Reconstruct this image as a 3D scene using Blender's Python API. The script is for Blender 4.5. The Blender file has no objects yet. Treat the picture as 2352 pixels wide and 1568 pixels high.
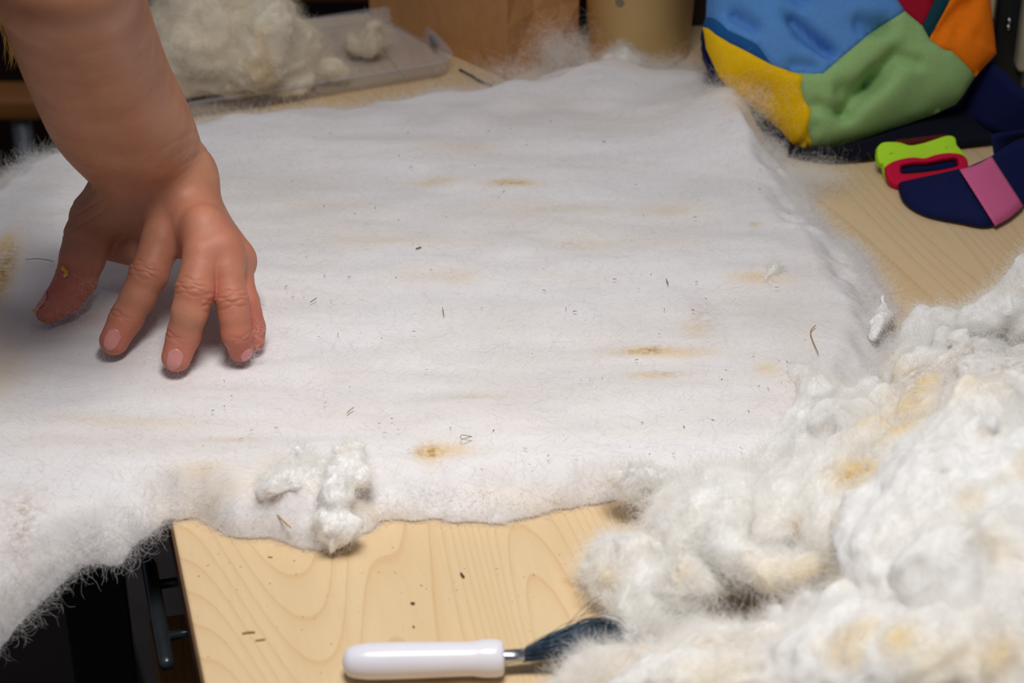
import bpy, bmesh, math, random
import numpy as np
from mathutils import Vector, Matrix
from mathutils.geometry import delaunay_2d_cdt

rng = np.random.default_rng(7)
random.seed(7)
SC = bpy.context.scene
COL = SC.collection

# ------------------------------------------------------------------ camera
FP = 5000.0                      # focal length in pixels of the 2352 px wide frame
PITCH = math.radians(32.2)
CAMZ = 0.66                      # height of the lens above the table top (z = 0)
UP = np.array([0, math.sin(PITCH), math.cos(PITCH)])
FW = np.array([0, math.cos(PITCH), -math.sin(PITCH)])
CP = np.array([0, 0, CAMZ])
cam = bpy.data.cameras.new('camera')
cam.sensor_width = 36.0
cam.lens = 36.0 * FP / 2352.0
cam.clip_start = 0.02
cam.dof.use_dof = True
cam.dof.focus_distance = 1.20
cam.dof.aperture_fstop = 9.0
camo = bpy.data.objects.new('camera', cam)
camo.location = (0, 0, CAMZ)
camo.rotation_euler = (math.pi / 2 - PITCH, 0, 0)
COL.objects.link(camo)
SC.camera = camo

# ------------------------------------------------------------------ world, lights, exposure
SC.view_settings.view_transform = 'Standard'
SC.view_settings.look = 'None'
SC.view_settings.gamma = 1.0
SC.view_settings.use_curve_mapping = False
SC.view_settings.exposure = 0.0
w = bpy.data.worlds.new('world')
SC.world = w
w.use_nodes = True
w.node_tree.nodes['Background'].inputs[0].default_value = (0.75, 0.80, 1.0, 1)
w.node_tree.nodes['Background'].inputs[1].default_value = 0.135


def area_light(name, loc, target, size, power, color, spread=180):
    l = bpy.data.lights.new(name, 'AREA')
    l.shape = 'RECTANGLE'
    l.size, l.size_y = size
    l.energy = power
    l.spread = math.radians(spread)
    l.color = color
    o = bpy.data.objects.new(name, l)
    o.location = loc
    d = Vector(target) - Vector(loc)
    o.rotation_euler = d.to_track_quat('-Z', 'Y').to_euler()
    COL.objects.link(o)
    return o


area_light('work_lamp_light', (-0.02, 0.66, 1.04), (-0.02, 0.83, 0.0), (0.36, 0.28), 2.38, (1.0, 0.985, 0.965), 84)
area_light('overhead_fill_light', (0.35, 1.5, 1.7), (0.1, 1.1, 0.0), (0.9, 0.5), 1.2, (1.0, 0.96, 0.92))  # weak ambient fill added overhead, no known fixture

SC.cycles.max_bounces = 6
SC.cycles.diffuse_bounces = 4
SC.cycles.glossy_bounces = 2
SC.cycles.transmission_bounces = 5
SC.cycles.transparent_max_bounces = 10
SC.cycles.use_denoising = True
SC.cycles.caustics_reflective = False
SC.cycles.caustics_refractive = False
SC.cycles_curves.shape = 'RIBBONS'
SC.cycles_curves.subdivisions = 1


# ------------------------------------------------------------------ helpers
def P(x, y, z=0.0):
    """point at height z seen at pixel (x, y) of the photograph"""
    d = np.array([(x - 1176) / FP, 0, 0]) - (y - 784) / FP * UP + FW
    t = (z - CAMZ) / d[2]
    return CP + t * d


U = np.array([-0.2461, 0.9692, 0.0])      # along the wood grain of the table, away from the camera
V = np.array([0.9692, 0.2461, 0.0])
CORNER = P(388, 1165)


def T(a, b, z=0.0):
    return CORNER + a * V + b * U + np.array([0, 0, z])


def srgb(r, g, b):
    f = lambda c: (c / 255 / 12.92) if c / 255 <= 0.04045 else ((c / 255 + 0.055) / 1.055) ** 2.4
    return (f(r), f(g), f(b), 1.0)


def tag(o, label=None, cat=None, group=None, kind=None):
    if label: o['label'] = label
    if cat: o['category'] = cat
    if group: o['group'] = group
    if kind: o['kind'] = kind
    return o


def empty(name, loc=(0, 0, 0)):
    o = bpy.data.objects.new(name, None)
    o.location = loc
    o.empty_display_size = 0.02
    COL.objects.link(o)
    return o


def link(name, me, mat=None, parent=None, smooth=True):
    if mat is not None and len(me.materials) == 0:
        me.materials.append(mat)
    if smooth:
        me.polygons.foreach_set('use_smooth', np.ones(len(me.polygons), dtype=bool))
    o = bpy.data.objects.new(name, me)
    COL.objects.link(o)
    if parent is not None:
        o.parent = parent
        # every mesh is written in world coordinates: take the parent's place back out
        pl = Vector((0, 0, 0))
        q = parent
        while q is not None:
            pl += q.location
            q = q.parent
        if pl.length > 0:
            me.transform(Matrix.Translation(-pl)) if hasattr(me, 'transform') else None
    return o


def mesh_np(name, verts, faces, mat=None, parent=None, smooth=True, attrs=None):
    me = bpy.data.meshes.new(name)
    verts = np.asarray(verts, dtype=np.float32)
    if isinstance(faces, np.ndarray) and faces.ndim == 2:
        nf, k = faces.shape
        me.vertices.add(len(verts))
        me.vertices.foreach_set('co', verts.ravel())
        me.loops.add(nf * k)
        me.loops.foreach_set('vertex_index', faces.astype(np.int32).ravel())
        me.polygons.add(nf)
        me.polygons.foreach_set('loop_start', np.arange(0, nf * k, k, dtype=np.int32))
        me.update(calc_edges=True)
    else:
        me.from_pydata(verts.tolist(), [], [list(f) for f in faces])
        me.update()
    if attrs:
        for an, av in attrs.items():
            a = me.attributes.new(an, 'FLOAT', 'POINT')
            a.data.foreach_set('value', np.asarray(av, dtype=np.float32))
    return link(name, me, mat, parent, smooth)


def bm_obj(name, bm, mat, parent=None, smooth=True):
    me = bpy.data.meshes.new(name)
    bmesh.ops.recalc_face_normals(bm, faces=bm.faces)
    bm.to_mesh(me)
    bm.free()
    return link(name, me, mat, parent, smooth)


def box_bm(o, ax, ay, az, bev=0.0, seg=2, bm=None):
    """box from corner o along three edge vectors"""
    bm = bm or bmesh.new()
    o, ax, ay, az = (np.array(t, float) for t in (o, ax, ay, az))
    vs = [bm.verts.new(tuple(o + i * ax + j * ay + k * az)) for i in (0, 1) for j in (0, 1) for k in (0, 1)]
    fs = [(0, 1, 3, 2), (4, 6, 7, 5), (0, 4, 5, 1), (2, 3, 7, 6), (0, 2, 6, 4), (1, 5, 7, 3)]
    faces = [bm.faces.new([vs[i] for i in f]) for f in fs]
    if bev > 0:
        es = list({e for f in faces for e in f.edges})
        bmesh.ops.bevel(bm, geom=es, offset=bev, segments=seg, affect='EDGES', profile=0.5)
    return bm


def sweep(points, radii, seg=10, bm=None, cap=True):
    """round tube along points"""
    bm = bm or bmesh.new()
    pts = [Vector(p) for p in points]
    n = len(pts)
    rings = []
    ref = Vector((0, 0, 1))
    for i, p in enumerate(pts):
        t = (pts[min(i + 1, n - 1)] - pts[max(i - 1, 0)]).normalized()
        if abs(t.dot(ref)) > 0.95:
            ref = Vector((1, 0, 0))
        a = t.cross(ref).normalized()
        b = t.cross(a).normalized()
        ref = a.cross(t) * -1 if False else ref
        r = radii[i] if hasattr(radii, '__len__') else radii
        rings.append([bm.verts.new(p + a * math.cos(k * 2 * math.pi / seg) * r + b * math.sin(k * 2 * math.pi / seg) * r) for k in range(seg)])
    for i in range(n - 1):
        for k in range(seg):
            bm.faces.new((rings[i][k], rings[i][(k + 1) % seg], rings[i + 1][(k + 1) % seg], rings[i + 1][k]))
    if cap:
        bm.faces.new(rings[0][::-1])
        bm.faces.new(rings[-1])
    return bm


def spline(pts, n):
    """Catmull-Rom through pts, n samples"""
    p = np.array(pts, float)
    p = np.vstack([2 * p[0] - p[1], p, 2 * p[-1] - p[-2]])
    m = len(p) - 3
    t = np.linspace(0, m - 1e-6, n)
    i = t.astype(int)
    f = (t - i)[:, None]
    a, b, c, d = p[i], p[i + 1], p[i + 2], p[i + 3]
    return 0.5 * (2 * b + (c - a) * f + (2 * a - 5 * b + 4 * c - d) * f ** 2 + (3 * b - a - 3 * c + d) * f ** 3)


# ---- value noise
def _hash(ix, iy, iz, seed):
    h = (ix.astype(np.uint32) * np.uint32(374761393) + iy.astype(np.uint32) * np.uint32(668265263)
         + iz.astype(np.uint32) * np.uint32(2246822519) + np.uint32((seed * 3266489917) & 0xffffffff))
    h = (h ^ (h >> np.uint32(13))) * np.uint32(1274126177)
    h = h ^ (h >> np.uint32(16))
    return (h & np.uint32(0xffffff)).astype(np.float32) / np.float32(0x7fffff) - 1.0


def vnoise(p, seed=0):
    p = np.asarray(p, dtype=np.float32)
    i = np.floor(p).astype(np.int64)
    f = (p - i).astype(np.float32)
    f = f * f * f * (f * (f * 6 - 15) + 10)
    r = 0
    for dx in (0, 1):
        wx = f[:, 0] if dx else 1 - f[:, 0]
        for dy in (0, 1):
            wy = f[:, 1] if dy else 1 - f[:, 1]
            for dz in (0, 1):
                wz = f[:, 2] if dz else 1 - f[:, 2]
                r = r + wx * wy * wz * _hash(i[:, 0] + dx, i[:, 1] + dy, i[:, 2] + dz, seed)
    return r


def fbm(p, seed=0, octaves=3, gain=0.5):
    a, s, r = 1.0, 1.0, 0
    for k in range(octaves):
        r = r + a * vnoise(p * s, seed + 17 * k)
        a *= gain
        s *= 2.03
    return r


# ---- signed distance field to mesh
def surface_nets(Fv, org, h):
    ins = Fv < 0
    s = ins[:-1, :-1, :-1].astype(np.int8)
    tot = np.zeros_like(s)
    for dx in (0, 1):
        for dy in (0, 1):
            for dz in (0, 1):
                nx, ny, nz = ins.shape
                tot += ins[dx:nx - 1 + dx, dy:ny - 1 + dy, dz:nz - 1 + dz]
    act = (tot > 0) & (tot < 8)
    idx = np.argwhere(act)
    vid = -np.ones(act.shape, dtype=np.int64)
    vid[act] = np.arange(len(idx))
    acc = np.zeros((len(idx), 3))
    cnt = np.zeros(len(idx))
    corners = [(i, j, k) for i in (0, 1) for j in (0, 1) for k in (0, 1)]
    for ca in corners:
        for ax in range(3):
            if ca[ax]:
                continue
            cb = list(ca)
            cb[ax] = 1
            fa = Fv[idx[:, 0] + ca[0], idx[:, 1] + ca[1], idx[:, 2] + ca[2]]
            fb = Fv[idx[:, 0] + cb[0], idx[:, 1] + cb[1], idx[:, 2] + cb[2]]
            m = (fa < 0) != (fb < 0)
            t = np.where(m, fa / np.where(m, fa - fb, 1), 0)
            pt = np.tile(np.array(ca, float), (len(idx), 1))
            pt[:, ax] += t
            acc += pt * m[:, None]
            cnt += m
    verts = (idx + acc / cnt[:, None]) * h + org
    quads = []
    for ax in range(3):
        sl = [slice(None)] * 3
        sl2 = [slice(None)] * 3
        sl[ax] = slice(0, -1)
        sl2[ax] = slice(1, None)
        a, b = ins[tuple(sl)], ins[tuple(sl2)]
        e = np.argwhere(a != b)
        o1, o2 = [(1, 2), (2, 0), (0, 1)][ax]
        ok = (e[:, o1] > 0) & (e[:, o2] > 0) & (e[:, o1] < Fv.shape[o1] - 1) & (e[:, o2] < Fv.shape[o2] - 1)
        e = e[ok]
        sgn = a[e[:, 0], e[:, 1], e[:, 2]]

        def g(d1, d2):
            q = e.copy()
            q[:, o1] -= d1
            q[:, o2] -= d2
            return vid[q[:, 0], q[:, 1], q[:, 2]]
        qd = np.stack([g(1, 1), g(0, 1), g(0, 0), g(1, 0)], 1)
        qd[~sgn] = qd[~sgn][:, ::-1]
        quads.append(qd)
    q = np.vstack(quads)
    q = q[(q >= 0).all(1)]
    return verts, q


def sdf_mesh(f, lo, hi, h, margin=None, B=8):
    """f(points) evaluated densely only near the surface"""
    lo, hi = np.array(lo, float), np.array(hi, float)
    n = np.maximum(1, np.ceil((hi - lo) / (h * B)).astype(int))
    N = n * B
    ax = [lo[i] + (np.arange(n[i]) + 0.5) * B * h for i in range(3)]
    gx, gy, gz = np.meshgrid(*ax, indexing='ij')
    c = np.stack([gx.ravel(), gy.ravel(), gz.ravel()], 1)
    fc = f(c)
    thr = B * h * 0.87 * 1.25 + (margin or 0)
    D = np.repeat(np.repeat(np.repeat(fc.reshape(n).astype(np.float32), B, 0), B, 1), B, 2)
    near = np.argwhere(np.abs(fc.reshape(n)) < thr)
    near = near[np.lexsort(((near // 3).T[0], (near // 3).T[1], (near // 3).T[2]))]
    off = np.stack(np.meshgrid(*[np.arange(B)] * 3, indexing='ij'), -1).reshape(-1, 3)
    CH = 60
    for s in range(0, len(near), CH):
        ii = (near[s:s + CH, None, :] * B + off[None]).reshape(-1, 3)
        D[ii[:, 0], ii[:, 1], ii[:, 2]] = f(lo + ii * h)
    D[0], D[-1], D[:, 0], D[:, -1], D[:, :, 0], D[:, :, -1] = 1, 1, 1, 1, 1, 1
    return surface_nets(D, lo, h)


def capsule(p, a, b, ra, rb):
    a, b = np.asarray(a, float), np.asarray(b, float)
    ab = b - a
    t = np.clip(((p - a) @ ab) / max(ab @ ab, 1e-12), 0, 1)
    return np.linalg.norm(p - a - t[:, None] * ab, axis=1) - (ra + (rb - ra) * t)


def smin(a, b, k):
    h = np.clip(0.5 + 0.5 * (b - a) / k, 0, 1)
    return b + (a - b) * h - k * h * (1 - h)


def poly_sd(p, poly):
    """signed distance to a polygon, negative inside (2D)"""
    poly = np.asarray(poly, float)
    d = np.full(len(p), 1e9)
    inside = np.zeros(len(p), bool)
    m = len(poly)
    for i in range(m):
        a, b = poly[i], poly[(i + 1) % m]
        e = b - a
        w_ = p - a
        t = np.clip((w_ @ e) / max(e @ e, 1e-12), 0, 1)
        d = np.minimum(d, np.linalg.norm(w_ - t[:, None] * e, axis=1))
        c1 = (a[1] <= p[:, 1]) != (b[1] <= p[:, 1])
        if abs(e[1]) > 1e-12:
            xx = a[0] + (p[:, 1] - a[1]) / e[1] * e[0]
            inside ^= c1 & (p[:, 0] < xx)
    return np.where(inside, -d, d)


# ------------------------------------------------------------------ materials
class M:
    def __init__(s, name):
        s.m = bpy.data.materials.new(name)
        s.m.use_nodes = True
        s.t = s.m.node_tree
        s.b = s.t.nodes['Principled BSDF']

    def n(s, kind, **kw):
        nd = s.t.nodes.new(kind)
        for k, v in kw.items():
            if k.startswith('i_'):
                nd.inputs[k[2:]].default_value = v
            else:
                setattr(nd, k, v)
        return nd

    def l(s, a, b):
        s.t.links.new(a, b)

    def coords(s, scale=(1, 1, 1), rot=(0, 0, 0)):
        tc = s.n('ShaderNodeTexCoord')
        mp = s.n('ShaderNodeMapping')
        mp.inputs['Scale'].default_value = scale
        mp.inputs['Rotation'].default_value = rot
        s.l(tc.outputs['Object'], mp.inputs['Vector'])
        return mp.outputs[0]

    def noise(s, scale, vec=None, detail=3, rough=0.55, dist=0.0):
        nd = s.n('ShaderNodeTexNoise')
        nd.inputs['Scale'].default_value = scale
        nd.inputs['Detail'].default_value = detail
        nd.inputs['Roughness'].default_value = rough
        nd.inputs['Distortion'].default_value = dist
        s.l(vec if vec is not None else s.coords(), nd.inputs['Vector'])
        return nd.outputs['Fac']

    def ramp(s, fac, stops):
        r = s.n('ShaderNodeValToRGB')
        e = r.color_ramp.elements
        while len(e) < len(stops):
            e.new(0.5)
        for k, (p_, c) in enumerate(stops):
            e[k].position = p_
            e[k].color = c
        s.l(fac, r.inputs[0])
        return r.outputs[0]

    def mix(s, fac, a, b, mode='MIX'):
        x = s.n('ShaderNodeMix', data_type='RGBA', blend_type=mode)
        for src, k in ((fac, 0), (a, 6), (b, 7)):
            if isinstance(src, (int, float, tuple)):
                x.inputs[k].default_value = src
            else:
                s.l(src, x.inputs[k])
        return x.outputs[2]

    def math(s, op, a, b=None):
        x = s.n('ShaderNodeMath', operation=op)
        for k, src in ((0, a), (1, b)):
            if src is None: continue
            if isinstance(src, (int, float)):
                x.inputs[k].default_value = src
            else:
                s.l(src, x.inputs[k])
        return x.outputs[0]

    def attr(s, name):
        a = s.n('ShaderNodeAttribute')
        a.attribute_name = name
        return a.outputs['Fac']

    def bump(s, h, strength=0.3, dist=0.001):
        b = s.n('ShaderNodeBump')
        b.inputs['Strength'].default_value = strength
        b.inputs['Distance'].default_value = dist
        s.l(h, b.inputs['Height'])
        s.l(b.outputs[0], s.b.inputs['Normal'])

    def color(s, c):
        if isinstance(c, tuple):
            s.b.inputs['Base Color'].default_value = c
        else:
            s.l(c, s.b.inputs['Base Color'])

    def set(s, **kw):
        for k, v in kw.items():
            s.b.inputs[k.replace('_', ' ')].default_value = v
        return s


def plain(name, col, rough=0.6, var=0.12, scale=60, bump=0.15, bdist=0.0005, metal=0.0, spec=0.5):
    m = M(name)
    f = m.noise(scale)
    d = tuple(c * (1 - var) for c in col[:3]) + (1,)
    e = tuple(min(1, c * (1 + var)) for c in col[:3]) + (1,)
    m.color(m.ramp(f, [(0.3, d), (0.7, e)]))
    m.set(Roughness=rough, Metallic=metal)
    m.b.inputs['Specular IOR Level'].default_value = spec
    if bump:
        m.bump(m.noise(scale * 6, detail=2), bump, bdist)
    return m.m


def wood_mat(name, base, line, line_w=1.0, k=1.0):
    m = M(name)
    # long grain along local Y
    big = m.noise(1.0, m.coords((9.0 * k, 1.15 * k, 3)), detail=1.0, rough=0.35, dist=0.10)
    rings = m.math('FRACT', m.math('MULTIPLY', big, 44.0))
    fine = m.noise(1.0, m.coords((420, 14, 50)), detail=3)
    med = m.noise(1.0, m.coords((30, 2.5, 10)), detail=3)
    ln = m.ramp(rings, [(0.0, (0.8, 0.8, 0.8, 1)), (0.05, (1, 1, 1, 1)), (0.16, (0.35, 0.35, 0.35, 1)), (0.45, (0, 0, 0, 1)), (0.97, (0.0, 0.0, 0.0, 1))])
    c = m.mix(m.math('MULTIPLY', ln, 0.42 * line_w), base, line)
    c = m.mix(m.math('MULTIPLY', med, 0.35), c, line)
    c = m.mix(m.math('MULTIPLY', m.math('SUBTRACT', fine, 0.35), 0.30), c, line)
    # small dark pores
    por = m.noise(1.0, m.coords((900, 260, 300)), detail=1)
    c = m.mix(m.math('MULTIPLY', m.ramp(por, [(0.70, (0, 0, 0, 1)), (0.78, (1, 1, 1, 1))]), 0.25), c, srgb(150, 110, 70))
    m.color(c)
    m.set(Roughness=0.42)
    m.b.inputs['Specular IOR Level'].default_value = 0.35
    m.bump(fine, 0.12, 0.0003)
    return m.m


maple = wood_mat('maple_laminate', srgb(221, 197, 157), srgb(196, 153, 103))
maple_dark = wood_mat('maple_shaded', srgb(190, 150, 100), srgb(150, 108, 62))  # darker copy of maple, shade under the worktop put into the colour
edge_band = plain('brown_edge_band', srgb(92, 62, 36), 0.5)
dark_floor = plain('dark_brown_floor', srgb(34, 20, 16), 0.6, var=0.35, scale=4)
floor_grey = plain('grey_mat', srgb(98, 88, 82), 0.9, scale=25)
black_metal = plain('black_handle_metal', srgb(62, 68, 72), 0.3, metal=0.6, bump=0)
steel = plain('steel', srgb(190, 190, 195), 0.28, metal=1.0, bump=0)


def wool_mat(name, cream, tan, yel, streak=(5, 24, 24), amount=0.5, bump=0.5, sss=0.7):
    m = M(name)
    s1 = m.noise(1.0, m.coords(streak, (0, 0, 0.06)), detail=5, rough=0.62, dist=0.4)
    s2 = m.noise(9.0, detail=4, rough=0.6, dist=0.6)
    fac = m.math('MULTIPLY', m.ramp(s1, [(0.42, (0, 0, 0, 1)), (0.75, (1, 1, 1, 1))]), amount)
    c = m.mix(fac, cream, tan)
    c = m.mix(m.math('MULTIPLY', m.ramp(s2, [(0.52, (0, 0, 0, 1)), (0.80, (1, 1, 1, 1))]), amount * 0.9), c, tan)
    cl_ = m.noise(13.0, m.coords((1, 2.2, 1)), detail=3, rough=0.6, dist=0.8)
    c = m.mix(m.math('MULTIPLY', m.ramp(cl_, [(0.35, (0, 0, 0, 1)), (0.65, (1, 1, 1, 1))]), 0.5), c, tuple(x * .86 for x in cream[:3]) + (1,))
    mottle = m.noise(260.0, detail=3, rough=0.7)
    st = m.math('MULTIPLY', m.attr('stain'), m.math('ADD', 0.45, mottle))
    c = m.mix(st, c, yel)
    dk = m.math('MULTIPLY', m.attr('dirt'), m.ramp(mottle, [(0.38, (0, 0, 0, 1)), (0.62, (1, 1, 1, 1))]))
    c = m.mix(dk, c, srgb(150, 112, 66))
    m.color(c)
    m.set(Roughness=1.0)
    m.b.inputs['Specular IOR Level'].default_value = 0.05
    m.b.inputs['Subsurface Weight'].default_value = sss
    m.b.inputs['Subsurface Radius'].default_value = (1.0, 0.9, 0.75)
    m.b.inputs['Subsurface Scale'].default_value = 0.006
    fib = m.noise(1.0, m.coords((150, 900, 600), (0, 0, 0.1)), detail=4, rough=0.7, dist=1.2)
    m.bump(m.math('ADD', fib, m.math('MULTIPLY', s2, 1.5)), bump, 0.0012)
    return m.m


def fibre_mat(name, col, trans=0.35, alpha=1.0):
    m = M(name)
    m.t.nodes.remove(m.b)
    out = [n for n in m.t.nodes if n.type == 'OUTPUT_MATERIAL'][0]
    d = m.n('ShaderNodeBsdfDiffuse')
    d.inputs[0].default_value = col
    t = m.n('ShaderNodeBsdfTranslucent')
    t.inputs[0].default_value = col
    x = m.n('ShaderNodeMixShader')
    x.inputs[0].default_value = trans
    m.l(d.outputs[0], x.inputs[1])
    m.l(t.outputs[0], x.inputs[2])
    last = x.outputs[0]
    if alpha < 1:
        tr = m.n('ShaderNodeBsdfTransparent')
        y = m.n('ShaderNodeMixShader')
        y.inputs[0].default_value = alpha
        m.l(tr.outputs[0], y.inputs[1])
        m.l(last, y.inputs[2])
        last = y.outputs[0]
    m.l(last, out.inputs[0])
    return m.m


CREAM = srgb(238, 234, 228)
batt_wool = wool_mat('carded_wool', srgb(232, 229, 229), srgb(212, 197, 180), srgb(222, 190, 128), amount=0.50, bump=0.16, sss=0.0)
raw_wool = wool_mat('raw_wool', srgb(250, 249, 247), srgb(226, 203, 166), srgb(232, 196, 110), streak=(18, 40, 30), amount=0.30, bump=0.6)
tuft_wool = wool_mat('tuft_wool', srgb(252, 251, 250), srgb(236, 222, 200), srgb(232, 196, 110), streak=(18, 40, 30), amount=0.15, bump=0.4, sss=0.0)
far_wool = wool_mat('cream_wool', srgb(246, 238, 222), srgb(214, 194, 158), srgb(210, 175, 105), streak=(18, 30, 30), amount=0.7, bump=0.6)
batt_fibre = fibre_mat('carded_wool_fibre', srgb(248, 245, 242))
raw_fibre = fibre_mat('raw_wool_fibre', srgb(252, 250, 246))
far_fibre = fibre_mat('cream_wool_fibre', srgb(244, 236, 218))


def fibres(name, pts, rad, mat, parent=None, label=None):
    """pts (n, k, 3) -> one hair curves object"""
    n, k, _ = pts.shape
    c = bpy.data.hair_curves.new(name)
    c.add_curves([k] * n)
    c.position_data.foreach_set('vector', np.ascontiguousarray(pts, dtype=np.float32).ravel())
    a = c.attributes.get('radius') or c.attributes.new('radius', 'FLOAT', 'POINT')
    taper = np.array([0.7] + [1.0] * (k - 2) + [0.4])
    r = (np.asarray(rad).reshape(-1, 1) * np.ones((n, 1)) * taper[None]).astype(np.float32)
    a.data.foreach_set('value', r.ravel())
    c.materials.append(mat)
    o = bpy.data.objects.new(name, c)
    COL.objects.link(o)
    if parent is not None:
        o.parent = parent
        pl = Vector((0, 0, 0))
        q = parent
        while q is not None:
            pl += q.location
            q = q.parent
        o.location = -pl
    o['kind'] = 'stuff'
    return o


def grow(root, direction, length, k=6, curl=0.35, lift=None, seed=0):
    """curly fibres from roots; returns (n,k,3)"""
    n = len(root)
    g = np.random.default_rng(seed)
    d = direction / np.linalg.norm(direction, axis=1, keepdims=True)
    L = np.asarray(length).reshape(-1, 1)
    out = np.zeros((n, k, 3))
    out[:, 0] = root
    axis = g.normal(0, 1, (n, 3))
    axis /= np.linalg.norm(axis, axis=1, keepdims=True)
    turn = np.abs(g.normal(0, curl, (n, 1))) * 9.0 / k
    for i in range(1, k):
        d = d + np.cross(axis, d) * turn + g.normal(0, curl * 0.35, (n, 3))
        if lift is not None:
            d = d + lift / k
        d /= np.linalg.norm(d, axis=1, keepdims=True)
        out[:, i] = out[:, i - 1] + d * L / (k - 1)
    return out


def sample_mesh(verts, faces, n, seed=0, weight=None):
    g = np.random.default_rng(seed)
    q = faces
    a, b, c = verts[q[:, 0]], verts[q[:, 1]], verts[q[:, 2]]
    nr = np.cross(b - a, c - a)
    ar = np.linalg.norm(nr, axis=1)
    nr = nr / np.maximum(ar[:, None], 1e-12)
    wgt = ar if weight is None else ar * weight(a, nr)
    idx = g.choice(len(q), n, p=wgt / wgt.sum())
    r1, r2 = g.random((n, 1)), g.random((n, 1))
    p = a[idx] + (b[idx] - a[idx]) * r1 * 0.9 + (c[idx] - b[idx]) * r2 * 0.9
    return p, nr[idx]


# ------------------------------------------------------------------ the setting
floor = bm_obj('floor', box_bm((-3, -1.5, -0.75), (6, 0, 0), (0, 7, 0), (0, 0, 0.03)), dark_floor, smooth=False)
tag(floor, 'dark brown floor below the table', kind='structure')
wall_m = plain('dim_wall', srgb(70, 60, 52), 0.9, scale=3)
tag(bm_obj('wall_back', box_bm((-3, 5.5, -0.75), (6, 0, 0), (0, 0.1, 0), (0, 0, 3.4)), wall_m, smooth=False), 'dim plain wall behind the table', kind='structure')
# grey mat on the floor left of the cabinet
g0, g1 = P(243, 1255, -0.72), P(330, 1568, -0.72)
gd = (g1 - g0) / np.linalg.norm(g1 - g0)
gn = np.array([-gd[1], gd[0], 0])
mat_o = bm_obj('floor_mat', box_bm(g0 - gd * 0.15 + (0, 0, 0), gd * 0.9, gn * 0.45, (0, 0, 0.012), 0.003), floor_grey, smooth=False)
tag(mat_o, 'grey mat on the dark floor under the table corner', 'mat')


def local_slab(name, a0, a1, b0, b1, z0, z1, mat, parent=None, bev=0.0015):
    """box in the table's own axes; its object carries the rotation so the grain follows"""
    bm = box_bm((a0, b0, z0), (a1 - a0, 0, 0), (0, b1 - b0, 0), (0, 0, z1 - z0), bev)
    me = bpy.data.meshes.new(name)
    bmesh.ops.recalc_face_normals(bm, faces=bm.faces)
    bm.to_mesh(me)
    bm.free()
    me.materials.append(mat)
    o = bpy.data.objects.new(name, me)
    COL.objects.link(o)
    if parent is None:
        o.location = CORNER
        o.rotation_euler = (0, 0, math.atan2(V[1], V[0]))
    else:
        o.parent = parent
    return o


def local_root(name):
    o = empty(name, CORNER)
    o.rotation_euler = (0, 0, math.atan2(V[1], V[0]))
    return o


TB = 0.585       # far edge of the table, measured along U from the corner
wt = local_root('worktop')
tag(wt, 'pale maple worktop under the wool with the brush lying on it', 'table')
local_slab('table_top', 0.0, 1.5, -0.75, TB, -0.022, 0.0, maple, wt)
local_slab('edge_strip', -0.0012, 0.0, -0.75, TB, -0.022, -0.0012, edge_band, wt, 0.0)
local_slab('edge_strip', 0.0, 1.5, TB, TB + 0.0012, -0.022, -0.0012, edge_band, wt, 0.0)
st = local_root('side_table')
tag(st, 'lower-left maple table holding up the left end of the wool batt', 'table')
local_slab('table_top', -0.75, -0.003, 0.004, 0.385, -0.024, -0.0005, maple, st)
for aa in (-0.73, -0.06):
    for bb in (0.20, 0.34):
        local_slab('leg', aa, aa + 0.04, bb, bb + 0.03, -0.72, -0.024, black_metal, st, 0.002)

cab = local_root('drawer_cabinet')
tag(cab, 'shaded maple drawer cabinet under the worktop with black bar handles', 'cabinet')
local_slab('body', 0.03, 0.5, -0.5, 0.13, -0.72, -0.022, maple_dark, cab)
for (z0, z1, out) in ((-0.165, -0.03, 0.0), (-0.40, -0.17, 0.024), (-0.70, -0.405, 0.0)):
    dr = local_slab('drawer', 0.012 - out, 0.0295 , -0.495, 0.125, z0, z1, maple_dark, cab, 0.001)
    zc = -0.055 if z0 > -0.2 else z1 - 0.03
    hb = bmesh.new()
    xo = -0.012 - out
    sweep([(xo, 0.030, zc), (xo, 0.0285, zc), (xo, 0.026, zc), (xo, -0.054, zc), (xo, -0.0565, zc), (xo, -0.058, zc)], [0.0022, 0.0036, 0.0042, 0.0042, 0.0036, 0.0022], 20, hb)
    for bb in (0.009, -0.034):
        sweep([(xo, bb, zc), (0.0125 - out, bb, zc)], 0.0026, 14, hb)
        sweep([(0.009 - out, bb, zc), (0.0125 - out, bb, zc)], 0.0036, 14, hb)
    me = bpy.data.meshes.new('handle')
    bmesh.ops.recalc_face_normals(hb, faces=hb.faces)
    hb.to_mesh(me)
    hb.free()
    me.materials.append(black_metal)
    for p_ in me.polygons: p_.use_smooth = True
    ho = bpy.data.objects.new('handle', me)
    COL.objects.link(ho)
    ho.parent = dr

# bench / stool far behind on the floor
orange_wood = plain('orange_wood', srgb(176, 112, 52), 0.5, scale=12)
grey_metal = plain('grey_leg_metal', srgb(130, 132, 134), 0.4, metal=0.3, bump=0)
sb = P(30, 225, -0.26)
stool = empty('stool', (sb[0], sb[1], -0.72))
tag(stool, 'orange wooden stool with grey metal legs behind the forearm', 'stool')
bm_obj('seat', box_bm((sb[0] - 0.33, sb[1] - 0.02, -0.275), (0.36, 0.0, 0), (0, 0.045, 0), (0, 0, 0.022), 0.004), orange_wood, stool)
for (xx, yy) in ((0.005, 0.0), (-0.31, 0.0)):
    bm_obj('leg', sweep([(sb[0] + xx, sb[1] + yy, -0.72), (sb[0] + xx, sb[1] + yy, -0.275)], 0.0095, 12), grey_metal, stool)

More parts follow.
